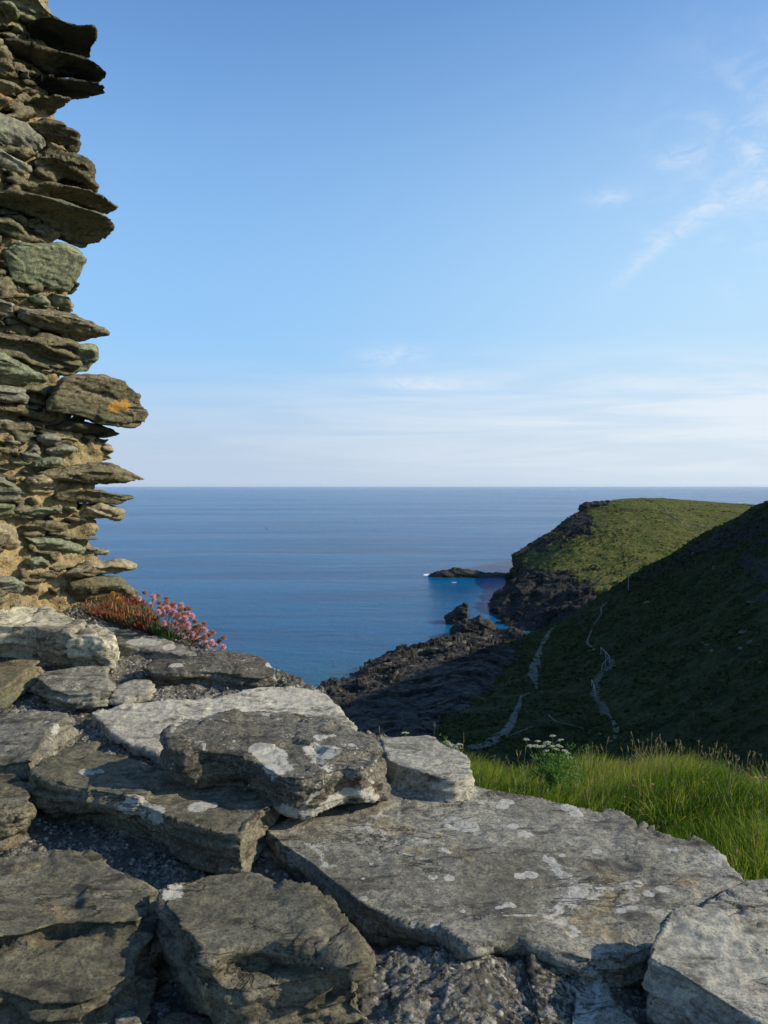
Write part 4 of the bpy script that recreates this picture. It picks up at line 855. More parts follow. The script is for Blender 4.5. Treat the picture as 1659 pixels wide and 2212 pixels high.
W_ = [
 (z1((-200,-120),(200,-160),(340,-20),(400,60),(520,170),(470,200),(350,150),(220,190),(120,120),(-200,40)), 'w_tan', dict(prot=.03)),
 (z1((230,210),(330,150),(420,150),(560,190),(690,225),(800,228),(833,255),(825,360),(800,440),(775,505),(640,465),(500,440),(380,405),(260,350)), 'w_dark', dict(prot=.10, over=1.8, up=.12, nose=.7, layer=.25, facet=.6, label='dark squarish block jutting from the top of the wall')),
 (z1((40,340),(150,345),(300,390),(500,435),(640,470),(780,515),(870,560),(935,635),(930,665),(850,712),(760,680),(690,645),(610,655),(480,650),(300,600),(120,470)), 'w_dark', dict(prot=.11, over=1.8, up=.12, label='long dark slate curving down at its tip', orange=[(157,120,.02)])),
 (z1((280,680),(420,650),(560,680),(700,700),(900,735),(918,760),(905,775),(920,805),(800,825),(640,843),(480,830),(340,790)), 'w_dark', dict(prot=.09, over=1.8, up=.1)),
 (z1((170,880),(340,840),(500,820),(620,840),(620,885),(500,940),(460,985),(400,1025),(300,1000),(210,950)), 'w_brown', dict(prot=.05, over=1.3, up=.1)),
 (z1((250,1060),(390,1020),(540,1060),(570,1100),(640,1120),(700,1165),(708,1230),(690,1285),(625,1330),(500,1240),(400,1200),(330,1130)), 'w_brown', dict(prot=.06)),
 (z1((-200,950),(0,970),(120,1010),(200,1060),(320,1170),(400,1230),(370,1290),(250,1290),(0,1230),(-200,1200)), 'w_grey', dict(prot=.05, over=.1, layer=.4, facet=.6, up=.05)),
 (z1((290,1320),(440,1310),(620,1340),(740,1380),(795,1430),(815,1530),(815,1630),(700,1600),(500,1560),(330,1500),(290,1400)), 'w_brown', dict(prot=.07, layer=2.0)),
 (z1((240,1610),(400,1580),(600,1600),(800,1640),(900,1690),(990,1750),(1020,1790),(1000,1820),(930,1855),(800,1800),(600,1740),(450,1720),(250,1660)), 'w_brown', dict(prot=.06, over=1.4, up=.1, orange=[(205,412,.025)])),
 (z1((-200,1640),(0,1650),(200,1650),(480,1720),(640,1780),(770,1800),(960,1880),(970,1905),(1000,1955),(960,2000),(860,2090),(710,2150),(600,2100),(480,2000),(300,1900),(0,1790),(-200,1770)), 'w_brown', dict(prot=.12, over=1.7, up=.12, label='long thick slate dipping towards its broken tip', lichen=[(184,458,.01)])),
 (z2((30,200),(150,120),(300,150),(540,140),(700,205),(765,285),(750,320),(720,370),(690,450),(660,500),(590,580),(450,560),(250,520),(90,480),(60,350)), 'w_green', dict(prot=.09, over=.35, nose=.72, layer=.2, facet=.5, soft=7, label='rounded grey green boulder', unit=.16)),
 (z2((560,560),(640,510),(680,500),(672,545),(600,597)), 'w_dark', dict(prot=-.05, depth=.2)),
 (z2((240,620),(330,580),(400,610),(440,700),(360,710),(280,680)), 'w_green', dict(prot=.05, soft=4)),
 (z2((430,570),(560,590),(635,650),(600,680),(625,740),(560,748),(450,730),(440,650)), 'w_green', dict(prot=.03)),
 (z2((140,800),(160,715),(320,712),(560,740),(650,760),(840,850),(940,915),(940,938),(850,972),(710,1012),(580,997),(500,930),(300,890)), 'w_brown', dict(prot=.09, up=-.08, nose=.6, label='spearhead shaped slate pointing out of the wall', lichen=[(80,680,.05),(50,675,.05)])),
 (z2((-200,900),(0,930),(330,960),(500,990),(650,1025),(690,1100),(640,1285),(400,1240),(200,1190),(0,1090),(-200,1060)), 'w_brown', dict(prot=.06, layer=2.4, label='thickly layered dark slate with pale edges')),
 (z2((640,1030),(700,1022),(820,1030),(860,1070),(855,1160),(790,1220),(770,1265),(640,1285),(600,1200)), 'w_green', dict(prot=.05, layer=.2, label='dark green lumpy stone end')),
 (z2((-200,1120),(0,1100),(100,1150),(250,1220),(400,1320),(400,1390),(250,1400),(0,1390),(-200,1380)), 'w_green', dict(prot=.05, soft=3)),
 (z2((410,1590),(415,1500),(430,1450),(520,1320),(640,1290),(900,1290),(1080,1345),(1140,1415),(1215,1470),(1230,1580),(1275,1640),(1240,1720),(1190,1750),(1110,1760),(850,1715),(650,1650),(500,1620)), 'w_brown', dict(prot=.16, over=.2, nose=.78, layer=.5, facet=.8, up=.06, label='largest jutting block, splashed with orange lichen', orange=[(252,880,.045),(272,875,.04),(200,816,.035),(240,884,.03),(262,815,.015),(220,822,.02)])),
 (z2((-200,1390),(0,1400),(180,1420),(240,1500),(220,1540),(100,1545),(0,1520),(-200,1510)), 'w_grey', dict(prot=.06, layer=1.8)),
 (z2((-200,1560),(0,1560),(180,1590),(340,1610),(480,1600),(495,1660),(400,1725),(250,1655),(0,1645),(-200,1640)), 'w_brown', dict(prot=.05)),
 (z2((390,1740),(600,1700),(850,1725),(980,1760),(1055,1805),(1000,1840),(900,1840),(700,1815),(450,1790)), 'w_dark', dict(prot=.0, over=1.8)),
 (z2((620,1840),(800,1840),(950,1850),(940,1890),(820,1918),(700,1905)), 'w_dark', dict(prot=-.02)),
 (z2((815,1940),(870,1905),(935,1890),(970,1940),(972,2000),(940,2032),(840,2032)), 'w_tan', dict(prot=-.02, layer=1.6)),
 (z2((330,1830),(400,1805),(490,1815),(520,1870),(470,1920),(400,1930),(340,1900)), 'w_grey', dict(prot=.06)),
 (z2((480,1830),(560,1825),(680,1850),(680,1870),(560,1870)), 'w_tan', dict(prot=.05)),
 (z2((380,1940),(560,1895),(685,1930),(650,1950),(560,1975),(500,1998),(400,2000)), 'w_grey', dict(prot=.07)),
 (z2((170,1960),(310,1905),(370,1980),(350,2030),(220,2065)), 'w_grey', dict(prot=.05, soft=4)),
 (z3((150,90),(210,60),(280,48),(340,52),(360,85),(300,110),(200,125)), 'w_green', dict(prot=.08)),
 (z3((200,130),(320,95),(500,68),(620,80),(720,120),(745,130),(802,162),(740,170),(600,190),(500,192),(330,172),(200,160)), 'w_brown', dict(prot=.08, up=-.15, label='brown slate blade reaching furthest over the sea')),
 (z3((140,190),(170,150),(260,125),(310,145),(330,200),(280,240),(280,290),(180,250)), 'w_tan', dict(prot=.05)),
 (z3((285,280),(310,230),(440,210),(560,220),(680,250),(742,262),(700,280),(640,295),(500,292),(330,285)), 'w_brown', dict(prot=.05, up=.1)),
 (z3((440,350),(470,330),(540,298),(620,315),(682,340),(665,380),(520,386),(450,375)), 'w_tan', dict(prot=.01, layer=1.8)),
 (z3((-120,150),(0,150),(80,180),(145,235),(110,280),(0,280),(-120,280)), 'w_grey', dict(prot=.08, soft=4)),
 (z3((105,425),(200,385),(330,390),(400,412),(300,462),(180,458)), 'w_brown', dict(prot=.05)),
 (z3((-120,290),(0,290),(85,292),(92,370),(0,378),(-120,380)), 'w_green', dict(prot=.05)),
 (z3((470,540),(530,535),(617,562),(600,578),(530,582),(480,570)), 'w_grey', dict(prot=-.02, depth=.2)),
 (z3((345,690),(400,650),(480,612),(560,625),(680,608),(765,630),(760,665),(650,680),(560,684),(450,700),(380,700)), 'w_tan', dict(prot=.09, up=-.1, label='low slate shelf near the foot of the wall')),
 (z3((370,750),(470,705),(560,690),(680,705),(740,760),(795,830),(790,885),(700,900),(560,900),(400,860)), 'w_brown', dict(prot=.03, soft=3, layer=.7, label='brown boulder at the foot of the wall beside the flowers')),
 (z3((80,345),(200,310),(350,320),(345,350),(150,372)), 'w_green', dict(prot=.06)),
 (z3((150,600),(230,590),(285,650),(240,682),(160,662)), 'w_green', dict(prot=.04)),
 (z3((-120,700),(0,700),(70,700),(140,740),(140,785),(0,800),(-120,800)), 'w_grey', dict(prot=.06)),
 (z3((130,480),(300,470),(480,540),(520,600),(400,620),(300,560),(200,560)), 'w_green', dict(prot=.0, soft=3)),
 (z3((-120,420),(0,390),(80,420),(130,520),(130,640),(0,680),(-120,660)), 'w_tan', dict(prot=.0, soft=5, layer=.3)),
 (z1((-200,360),(0,380),(60,390),(130,520),(120,620),(60,672),(0,665),(-200,660)), 'w_brown', dict(prot=.06)),
 (z1((-200,680),(0,690),(120,720),(190,770),(150,852),(60,835),(0,815),(-200,800)), 'w_brown', dict(prot=.05)),
 (z1((-200,820),(0,828),(130,870),(120,915),(0,922),(-200,920)), 'orange', dict(prot=.03)),
 (z1((0,20),(90,15),(170,100),(150,190),(60,185),(10,120)), 'w_green', dict(prot=.03)),
 (z1((60,265),(160,240),(230,330),(150,335)), 'w_green', dict(prot=.02)),
 (z1((-200,1260),(0,1275),(150,1370),(285,1430),(285,1492),(180,1492),(0,1430),(-200,1400)), 'w_grey', dict(prot=.04, lichen=[(40,352,.09)], layer=.5)),
 (z1((-200,1880),(0,1890),(100,1890),(200,1960),(305,2080),(200,2095),(0,2010),(-200,1990)), 'w_brown', dict(prot=.07)),
 (z1((30,1870),(160,1855),(225,1920),(215,1962),(80,1930)), 'w_brown', dict(prot=.04)),
 (z1((425,1240),(540,1255),(605,1322),(500,1315),(430,1290)), 'w_tan', dict(prot=.03)),
 (z2((-200,650),(0,640),(130,690),(135,805),(60,805),(-200,760)), 'w_grey', dict(prot=.04, lichen=[(15,665,.06)])),
 (z2((40,640),(100,625),(180,650),(180,685),(60,690)), 'w_brown', dict(prot=.04)),
]
for k, (poly, mat, kw) in enumerate(W_): wstone(k, poly, mat, **kw)
def inpoly(x, y, P):
    ins = False; j = len(P) - 1
    for i in range(len(P)):
        if (P[i][1] > y) != (P[j][1] > y) and x < (P[j][0] - P[i][0]) * (y - P[i][1]) / (P[j][1] - P[i][1]) + P[i][0]: ins = not ins
        j = i
    return ins
EX = [(0,85),(60,90),(120,65),(230,50),(300,70),(400,80),(520,95),(650,110),(760,115),(820,95),(900,95),(960,150),(1040,120),(1120,170),(1200,180),(1290,170)]
FIL = []; rr = np.random.default_rng(77); done_ = []; tries = 0
while len(done_) < 38 and tries < 4000:
    tries += 1; y = rr.uniform(0, 1290); x = rr.uniform(-10, np.interp(y, [e[0] for e in EX], [e[1] for e in EX])); w_, h_ = rr.uniform(9, 30), rr.uniform(5, 12)
    if any(inpoly(x + a, y + b, P[0]) for P in W_ for a, b in ((0, 0), (w_ * .7, 0), (-w_ * .7, 0), (0, h_ * .7), (0, -h_ * .7))): continue
    if any(abs(x - q[0]) < (w_ + q[2]) * .9 and abs(y - q[1]) < (h_ + q[3]) * .9 for q in done_): continue
    done_.append((x, y, w_, h_)); m_ = rr.integers(6, 9); a = np.sort(rr.uniform(0, 6.283, m_) * .35 + np.arange(m_) * 6.283 / m_ * .95)
    FIL.append([(x + math.cos(t) * w_ * rr.uniform(.75, 1.1), y + math.sin(t) * h_ * rr.uniform(.7, 1.1) + math.cos(t) * 3) for t in a]); wstone(300 + len(done_), FIL[-1], ['w_brown', 'w_grey', 'w_green', 'w_dark', 'w_brown'][rr.integers(0, 5)], prot=rr.uniform(.015, .045), depth=.14, unit=.07, soft=1)
# the many slivers of slate packed in the joints, too many to list: one part
SL = []; tries = 0
while len(SL) < 120 and tries < 16000:
    tries += 1; y = rr.uniform(-10, 1290); x = rr.uniform(-20, np.interp(y, [e[0] for e in EX], [e[1] + 10 for e in EX])); w_, h_ = rr.uniform(10, 34), rr.uniform(2.5, 6.5)
    if any(inpoly(x, y, P[0]) for P in W_) or any(inpoly(x, y, P) for P in FIL): continue
    sl = rr.uniform(-.05, .3); poly = [(x - w_, y - sl * w_), (x - w_ * .4, y - h_ - sl * w_ * .4), (x + w_ * .5, y - h_ * .7 + sl * w_ * .5), (x + w_, y + sl * w_), (x + w_ * .6, y + h_ + sl * w_ * .6), (x - w_ * .5, y + h_ - sl * w_ * .5)]
    f = np.array([at(a, b, faceY(a) - rr.uniform(.02, .06)) for a, b in poly]); c = f.mean(0); dr = (c - [0, 0, CAMZ]); dr /= np.linalg.norm(dr); dr[2] *= .9
    SL.append(ringsolid([c + (f - c) * .8 + dr * .16, f, c + (f - c) * .7 + FN * .012 + [0, 0, rr.uniform(-.004, .006)]]))
for k in range(150):      # the wall goes on beyond the edge of the view
    x, y, w_, h_ = rr.uniform(-600, -25), rr.uniform(-10, 1300), rr.uniform(20, 75), rr.uniform(7, 22); a = np.arange(7) * .9 + rr.uniform(-.2, .2, 7)
    f = np.array([at(x + math.cos(t) * w_ * rr.uniform(.8, 1.1), y + math.sin(t) * h_ * rr.uniform(.8, 1.1), faceY(x) - rr.uniform(.03, .05)) for t in a]); c = f.mean(0); dr = c - [0, 0, CAMZ]; dr /= np.linalg.norm(dr); dr[2] *= .5
    SL.append(ringsolid([c + (f - c) * .8 + dr * .18, f, c + (f - c) * .7 + FN * .02]))
V, Q = remesh(SL, .0066); V, N = rockify(V, Q, .07, .6, .8, .9, (.05, .15), 777, 1, .5)
o = link('slate_slivers', mesh_from('slate_slivers', V - WL, Q, M['w_brown']), wl); o['kind'] = 'stuff'
# mortar core: rough mass whose edge sits inside the stones
core = [(95,-60),(100,30),(75,70),(60,110),(85,150),(75,190),(60,235),(70,262),(85,310),(75,340),(90,375),(70,400),(90,440),(100,480),(105,520),(125,600),(140,650),(130,690),(138,730),(135,760),(120,800),(128,822),(140,880),(150,925),(150,960),(205,965),(205,1000),(140,1015),(125,1050),(120,1085),(160,1105),(195,1102),(205,1136),(190,1155),(192,1180),(204,1206),(190,1235),(184,1253),(200,1300),(215,1345),(-110,1380),(-110,-60)]
f = np.array([at(a, b, faceY(a) + float(np.interp(b, [500, 850], [.038, .006]))) for a, b in core]); bk = f.copy(); bk[:, 1] += .80; bk[:, 0] -= .46
def corebox(x0, x1):
    q = np.array([at(a, b, faceY(a) + .05) for a, b in ((x0, -60), (x1, -60), (x1, 1380), (x0, 1380))]); q2 = q.copy(); q2[:, 1] += .80; q2[:, 0] -= .46; return ringsolid([q2, q])
V, Q = remesh([ringsolid([bk, f])] + [corebox(a, a + 125) for a in range(-700, -110, 117)], .0115); V = smooth_v(V, Q, 3); N = vnormals(V, Q)
P = V / .16; w1 = worley(V / .035, 300)
w2 = worley(V / np.array([.085, .085, .045]), 306); w3 = worley(V / .016, 309)
V = V + N * ((.038 * fbm(P, 4, 301)) + .022 * fbm(P * 4, 3, 303) + np.clip(.6 - w1[0], 0, 1) * .020 * (w1[2] > .4) + np.clip(.7 - w2[0], 0, .35) * .07 * (w2[2] > .55) + np.clip(.6 - w3[0], 0, 1) * .010 + .005 * fbm(P * 14, 2, 304))[:, None]
link('mortar', mesh_from('mortar', V - WL, Q, M['mortar'], True), wl)
# ------------------------------------------------------------------ grassy bank beyond the wall
XC = np.array([-6, -2.0, -1.0, -.3, .0, .35, .62, 1.1, 1.45, 1.75, 2.1, 2.6, 4, 9.0])
ZC = np.array([-3.3, -2.7, -2.4, -2.15, -1.84, -1.88, -1.98, -2.01, -1.96, -1.90, -1.94, -2.04, -2.26, -3.2])
def bank(x, y):
    z = np.interp(x, XC, ZC) + np.where(y < 5.6, (5.6 - y) * .10, -(y - 5.6) * .28 - np.clip(y - 5.6, 0, 60) ** 2 * .10)
    p = np.stack([x, y, 0 * x], 1)
    return z + .07 * fbm(p * 1.1, 3, 400) + CAMZ
xs = np.linspace(-6, 9, 220); ys = np.concatenate([np.linspace(1.0, 7.5, 130), np.linspace(7.6, 20, 60)])
Xg, Yg = np.meshgrid(xs, ys); G = np.stack([Xg, Yg, bank(Xg.ravel(), Yg.ravel()).reshape(Xg.shape)], 2); V, Q = gridmesh(G)
V[:, 2] += .03 * fbm(V * 6, 3, 402)
tag(link('grassy_bank', mesh_from('grassy_bank', V, Q, M['soil'])), kind='structure')

def blades(base, L, lean, wid, seg=3, rg=None, drop=.35):
    """curved tapering blades; lean = horizontal displacement of the tip"""
    n = len(base); rg = rg or RNG; an = rg.uniform(0, math.pi, n); side = np.stack([np.cos(an), np.sin(an), np.zeros(n)], 1)
    V = []; H = []
    for k in range(seg + 1):
        t = k / seg; c = base + lean * (t ** 1.8)[..., None] if False else base + lean * (t ** 1.8)
        c = c + np.stack([np.zeros(n), np.zeros(n), L * (t - drop * t ** 3 * np.clip(np.linalg.norm(lean, axis=1) / np.maximum(L, 1e-4), 0, 1))], 1)
        w_ = (wid * (1 - t) ** .7 if k < seg else wid * .06)[:, None]
        V += [c - side * w_, c + side * w_]; H += [np.full(n, t)] * 2
    V = np.stack(V, 1); m = 2 * (seg + 1); Q = []
    for k in range(seg):
        a = 2 * k; Q.append(np.stack([np.arange(n) * m + a, np.arange(n) * m + a + 1, np.arange(n) * m + a + 3, np.arange(n) * m + a + 2], 1))
    return V.reshape(-1, 3), np.concatenate(Q), np.stack(H, 1).ravel(), m
rg = np.random.default_rng(21)
def field(n, x0, x1, y0, y1, hs=1.0):
    x = rg.uniform(x0, x1, n); y = y0 + (y1 - y0) * rg.uniform(0, 1, n) ** .9; p = np.stack([x, y, 0 * x], 1)
    cl = fbm(p * 2.4, 3, 410); keep = rg.uniform(0, 1, n) < .45 + .9 * np.clip(cl + .35, 0, 1); x, y, p, cl = x[keep], y[keep], p[keep], cl[keep]
    n = len(x); base = np.stack([x, y, bank(x, y) - .01], 1)
    tus = 1.6 * fbm(p * 2.2 + 5, 3, 412); L = hs * (.105 + .10 * np.clip(tus + .4, 0, 1) + .06 * cl + rg.uniform(-.03, .07, n))
    wx = fbm(p * 1.6, 2, 414); wy = fbm(p * 1.6 + 40, 2, 415)
    ln = np.stack([.25 + 1.1 * wx + rg.normal(0, .45, n), .1 + .9 * wy + rg.normal(0, .45, n), np.zeros(n)], 1) * (L * .55)[:, None]
    tint = .36 + .8 * fbm(p * .9 + 9, 2, 416) + .28 * fbm(p * 5, 2, 417) + rg.normal(-.02, .24, n)
    tint += .30 * np.exp(-(((x - 1.55) / .35) ** 2 + ((y - 5.1) / .5) ** 2)) + .12 * np.clip((y - 5.0) / .8, 0, 1)
    tint = np.where(rg.uniform(0, 1, n) < .05, rg.uniform(.88, 1, n), tint)
    V, Q, H, m = blades(base, np.maximum(L, .05), ln, np.full(n, .0022) + rg.uniform(0, .0016, n), 3, rg)
    return V, Q, H, np.repeat(np.clip(tint, 0, 1), m)
V, Q, H, T = field(90000, .25, 3.7, 2.5, 6.4)
def tussocks(k, per, g):
    cx = g.uniform(.35, 3.5, k); cy = g.uniform(2.9, 6.0, k); rad = g.uniform(.04, .13, k); hh = g.uniform(.12, .26, k); tt = g.uniform(.1, .9, k)
    a = g.uniform(0, 6.283, (k, per)); q = np.sqrt(g.uniform(0, 1, (k, per))); x = (cx[:, None] + np.cos(a) * q * rad[:, None]).ravel(); y = (cy[:, None] + np.sin(a) * q * rad[:, None]).ravel()
    base = np.stack([x, y, bank(x, y) - .01], 1); L = (hh[:, None] * g.uniform(.6, 1.15, (k, per))).ravel()
    ln = np.stack([(np.cos(a) * q).ravel() * .95 + .25, (np.sin(a) * q).ravel() * .95, np.zeros(k * per)], 1) * L[:, None] * .9
    V, Q, H, m = blades(base, L, ln, g.uniform(.0018, .0042, k * per), 4, g, .55)
    return V, Q, H, np.repeat(np.clip(np.repeat(tt, per) + g.normal(0, .12, k * per), 0, 1), m)
V2, Q2, H2, T2 = tussocks(260, 130, rg); Q = np.concatenate([Q, Q2 + len(V)]); V = np.concatenate([V, V2]); H = np.concatenate([H, H2]); T = np.concatenate([T, T2])
# broad leaves of docks and plantains low in the sward
nb_ = 1500; x = rg.uniform(.35, 3.5, nb_); y = rg.uniform(2.9, 6.0, nb_); L = rg.uniform(.06, .13, nb_)
V2, Q2, H2, m = blades(np.stack([x, y, bank(x, y) + .03], 1), L, rg.normal(0, 1, (nb_, 3)) * [1, 1, 0] * L[:, None] * .6, rg.uniform(.006, .012, nb_), 4, rg, .5)
Q = np.concatenate([Q, Q2 + len(V)]); V = np.concatenate([V, V2]); H = np.concatenate([H, H2]); T = np.concatenate([T, np.repeat(rg.uniform(.2, .7, nb_), m)])
tag(link('grass', mesh_from('grass', V, Q, M['grass'], True, {'h': H, 'tint': T})), 'thick windblown green meadow grass on the bank beyond the wall', 'grass', kind='stuff')
V, Q, H, T = field(6000, -.35, .45, 4.9, 6.0, .7); T = np.clip(T + .35, 0, 1)
tag(link('grass', mesh_from('grass', V, Q, M['grass'], True, {'h': H, 'tint': T})), 'yellowing tuft of grass showing behind the pale stones', 'grass', kind='stuff')

def spikes(base, tip, r, n=4, mid=None):
    """tapered closed spikes from base to tip (arrays)"""
    d = tip - base; L = np.linalg.norm(d, axis=1, keepdims=True); z = d / np.maximum(L, 1e-9)
    x = np.cross(z, np.array([.31, .2, .93])); x /= np.maximum(np.linalg.norm(x, axis=1, keepdims=True), 1e-6); y = np.cross(z, x)
    prof = mid or [(0, 1.0), (1, .5)]; V = []
    for t, f in prof:
        for k in range(n):
            a = k * 2 * math.pi / n; V.append(base + d * t + (x * math.cos(a) + y * math.sin(a)) * (r * f)[:, None])
    V = np.stack(V, 1); m = V.shape[1]; N_ = len(base); Q = []; o = np.arange(N_) * m
    for s in range(len(prof) - 1):
        for k in range(n):
            a, b = s * n + k, s * n + (k + 1) % n; Q.append(np.stack([o + a, o + b, o + b + n, o + a + n], 1))
    return V.reshape(-1, 3), np.concatenate(Q)
def merge(parts):
    V = np.concatenate([p[0] for p in parts]); o = 0; Q = []
    for p in parts: Q.append(p[1] + o); o += len(p[0])
    return V, np.concatenate(Q)
BUD = [(0, .25), (.2, .9), (.55, 1), (.85, .6), (1, .15)]
# seed heads of the grasses
def seedheads(n, x0, x1, y0, y1, h0, h1):
    x = rg.uniform(x0, x1, n); y = rg.uniform(y0, y1, n); b = np.stack([x, y, bank(x, y)], 1); L = rg.uniform(h0, h1, n)
    t = b + np.stack([rg.normal(.02, .05, n), rg.normal(0, .04, n), L], 1); u = t + (t - b) * (rg.uniform(.10, .2, n))[:, None] + rg.normal(0, .006, (n, 3))
    out = [spikes(b, t, np.full(n, .0011), 3), spikes(t, u, rg.uniform(.0016, .0034, n), 4, BUD)]
    # side spikelets
    for k in range(4):
        f = .2 + .2 * k; q = t + (u - t) * f; e = q + rg.normal(0, .007, (n, 3)) + np.array([0, 0, .010]); out.append(spikes(q, e, np.full(n, .0015), 3, [(0, .5), (.5, 1), (1, .2)]))
    return merge(out)
V, Q = merge([seedheads(200, .4, 3.4, 5.0, 5.8, .12, .24), seedheads(60, 1.3, 2.6, 5.3, 5.8, .17, .27), seedheads(380, .4, 3.3, 3.0, 5.2, .14, .27), seedheads(22, -.30, .45, 5.0, 5.8, .16, .30)])
tag(link('grass_seed_heads', mesh_from('grass_seed_heads', V, Q, M['straw'])), 'straw coloured grass seed heads standing above the meadow grass', 'grass', kind='stuff')

# ------------------------------------------------------------------ flowers
def ball(seed, r, mat, np_=95, squash=.85):
    g = np.random.default_rng(seed); k = np.arange(np_) + .5; ph = np.arccos(1 - 2 * k / np_); th = math.pi * (1 + 5 ** .5) * k
    d = np.stack([np.cos(th) * np.sin(ph), np.sin(th) * np.sin(ph), np.cos(ph) * squash], 1); d += g.normal(0, .10, d.shape)
    a = d * r * .45; b = d * r * g.uniform(.85, 1.12, (np_, 1)); V, Q = spikes(a, b, np.full(np_, r * .13), 4, [(0, .4), (.6, 1.0), (1, 1.35)])
    # petal tips flare
    return mesh_from('flower_head', V, Q, mat)
heads = {'p': [ball(s, .0112, M['pink']) for s in (1, 2, 3)], 'f': [ball(s, .0100, M['faded'], 80) for s in (4, 5)]}
HD = "655 238 p,712 178 f,797 215 p,853 207 f,937 240 f,780 305 p,862 283 f,800 245 p,931 287 f,965 300 p,1000 300 f,1015 325 p,1085 305 p,850 378 p,862 340 f,918 315 p,945 335 p,772 390 f,920 390 p,978 400 p,1080 355 f,1128 348 f,1165 340 f,1043 395 p,1155 392 p,1115 400 f,1192 420 p,1015 425 f,1050 440 p,1120 440 p,1225 475 f,1322 493 f,900 492 p,945 497 f,985 512 p,1028 490 f,1085 470 p,1112 480 f,1155 500 p,937 535 p,1270 520 f,1220 530 f,1100 535 f,1150 535 p,1030 550 f,1120 570 f,1180 560 p,1235 560 f,1325 560 p,1285 555 f,1210 570 p,1050 585 p,1255 600 f,1150 600 f,1200 600 p,1410 585 f,1370 612 f,1240 640 p,1290 650 p,1325 625 f,1095 625 p,1150 660 p,1180 680 f,1210 700 p,1250 720 p,1320 650 f,1345 700 p,1395 690 p,1437 720 p,1470 680 f,1518 640 f,1510 735 p,1390 765 p,1265 740 f,1270 770 p,1240 680 f,895 345 p,1060 410 f,1135 520 p,890 410 p,960 370 f,1000 365 p,1075 505 p,1190 640 f"
def zt(x, y): return 162 + x * .2116, 1242 + y * .2116
th_root = empty('sea_thrift', on_top(395, 1392, 0), 'clump of pink sea thrift flowers on the wall top against the blue sea', 'wild flowers')
TR = np.array(th_root.location); g = np.random.default_rng(3); stems = []
bp = [(790, 520), (1250, 800)]
for k, s in enumerate(HD.split(',')):
    x, y, c = s.split(); x, y = float(x), float(y); Yd = 3.14 + g.uniform(-.10, .14); px, py = zt(x, y); h = at(px, py, Yd)
    fr = np.clip((x - 760) / 520, 0, 1) * .9 + g.uniform(-.06, .06); bx, by = zt(790 + fr * 460 - g.uniform(0, 60), 540 + fr * 250)
    b = at(bx, by, 3.14 + g.uniform(-.05, .06)); o = link('flower_head', heads[c][k % len(heads[c])], th_root, h - TR)
    s_ = g.uniform(.82, 1.12); o.scale = (s_, s_, s_); o.rotation_euler = (g.uniform(-.4, .4), g.uniform(-.4, .4), g.uniform(0, 6))
    m_ = (h + b) / 2 + np.array([-.004, 0, .008]); stems += [(b - TR, m_ - TR), (m_ - TR, h - TR)]
S = np.array(stems); V, Q = spikes(S[:, 0], S[:, 1], np.full(len(S), .0011), 4, [(0, 1), (1, 1)])
link('stems', mesh_from('stems', V, Q, M['stem']), th_root)
n = 5200; t = g.uniform(0, 1, n); q = g.uniform(0, 1, n)
bx = 162 + .2116 * (800 + t * 420); by = 1242 + .2116 * (500 + t * 265 + q * 75 - 10)
B_ = np.array([at(a, b, 3.10 + (1 - c) * .14) for a, b, c in zip(bx, by, q)]); B_[:, 2] -= .012
tip = B_ + np.stack([g.normal(.006, .012, n), g.normal(-.006, .010, n), g.uniform(.012, .030, n)], 1)
V, Q = spikes(B_ - TR, tip - TR, np.full(n, .0009), 3, [(0, 1), (1, .3)]); link('leaves', mesh_from('leaves', V, Q, M['thriftleaf']), th_root)

def scatter_poly(poly, n, dz, g):
    P = np.array(poly, float); lo, hi = P.min(0), P.max(0); out = []
    while len(out) < n:
        x, y = g.uniform(lo[0], hi[0]), g.uniform(lo[1], hi[1]); ins = False; j = len(P) - 1
        for i in range(len(P)):
            if (P[i, 1] > y) != (P[j, 1] > y) and x < (P[j, 0] - P[i, 0]) * (y - P[i, 1]) / (P[j, 1] - P[i, 1]) + P[i, 0]: ins = not ins
            j = i
        if ins: out.append((x, y))
    return np.array([on_top(a, b, dz) for a, b in out])
# red succulent mat
poly = [(165, 1312), (200, 1290), (250, 1298), (300, 1310), (330, 1335), (345, 1372), (325, 1374), (285, 1362), (245, 1350), (205, 1342), (185, 1330)]
B_ = scatter_poly(poly, 1500, .01, g); B_[:, 2] += .015 * fbm(B_ * 14, 2, 77) + .01
V = []; parts = []
for rep in range(4):
    tp = B_ + np.stack([g.normal(0, .011, len(B_)), g.normal(-.004, .010, len(B_)), g.uniform(.006, .030, len(B_))], 1)
    parts.append(spikes(B_ - [0, 0, .008], tp, g.uniform(.0018, .0034, len(B_)), 4, [(0, .7), (.6, 1), (1, .3)]))
V, Q = merge(parts); tag(link('stonecrop_mat', mesh_from('stonecrop_mat', V, Q, M['sedum'])), 'reddish brown succulent mat spreading below the wall and the pink flowers', 'ground cover', kind='stuff')
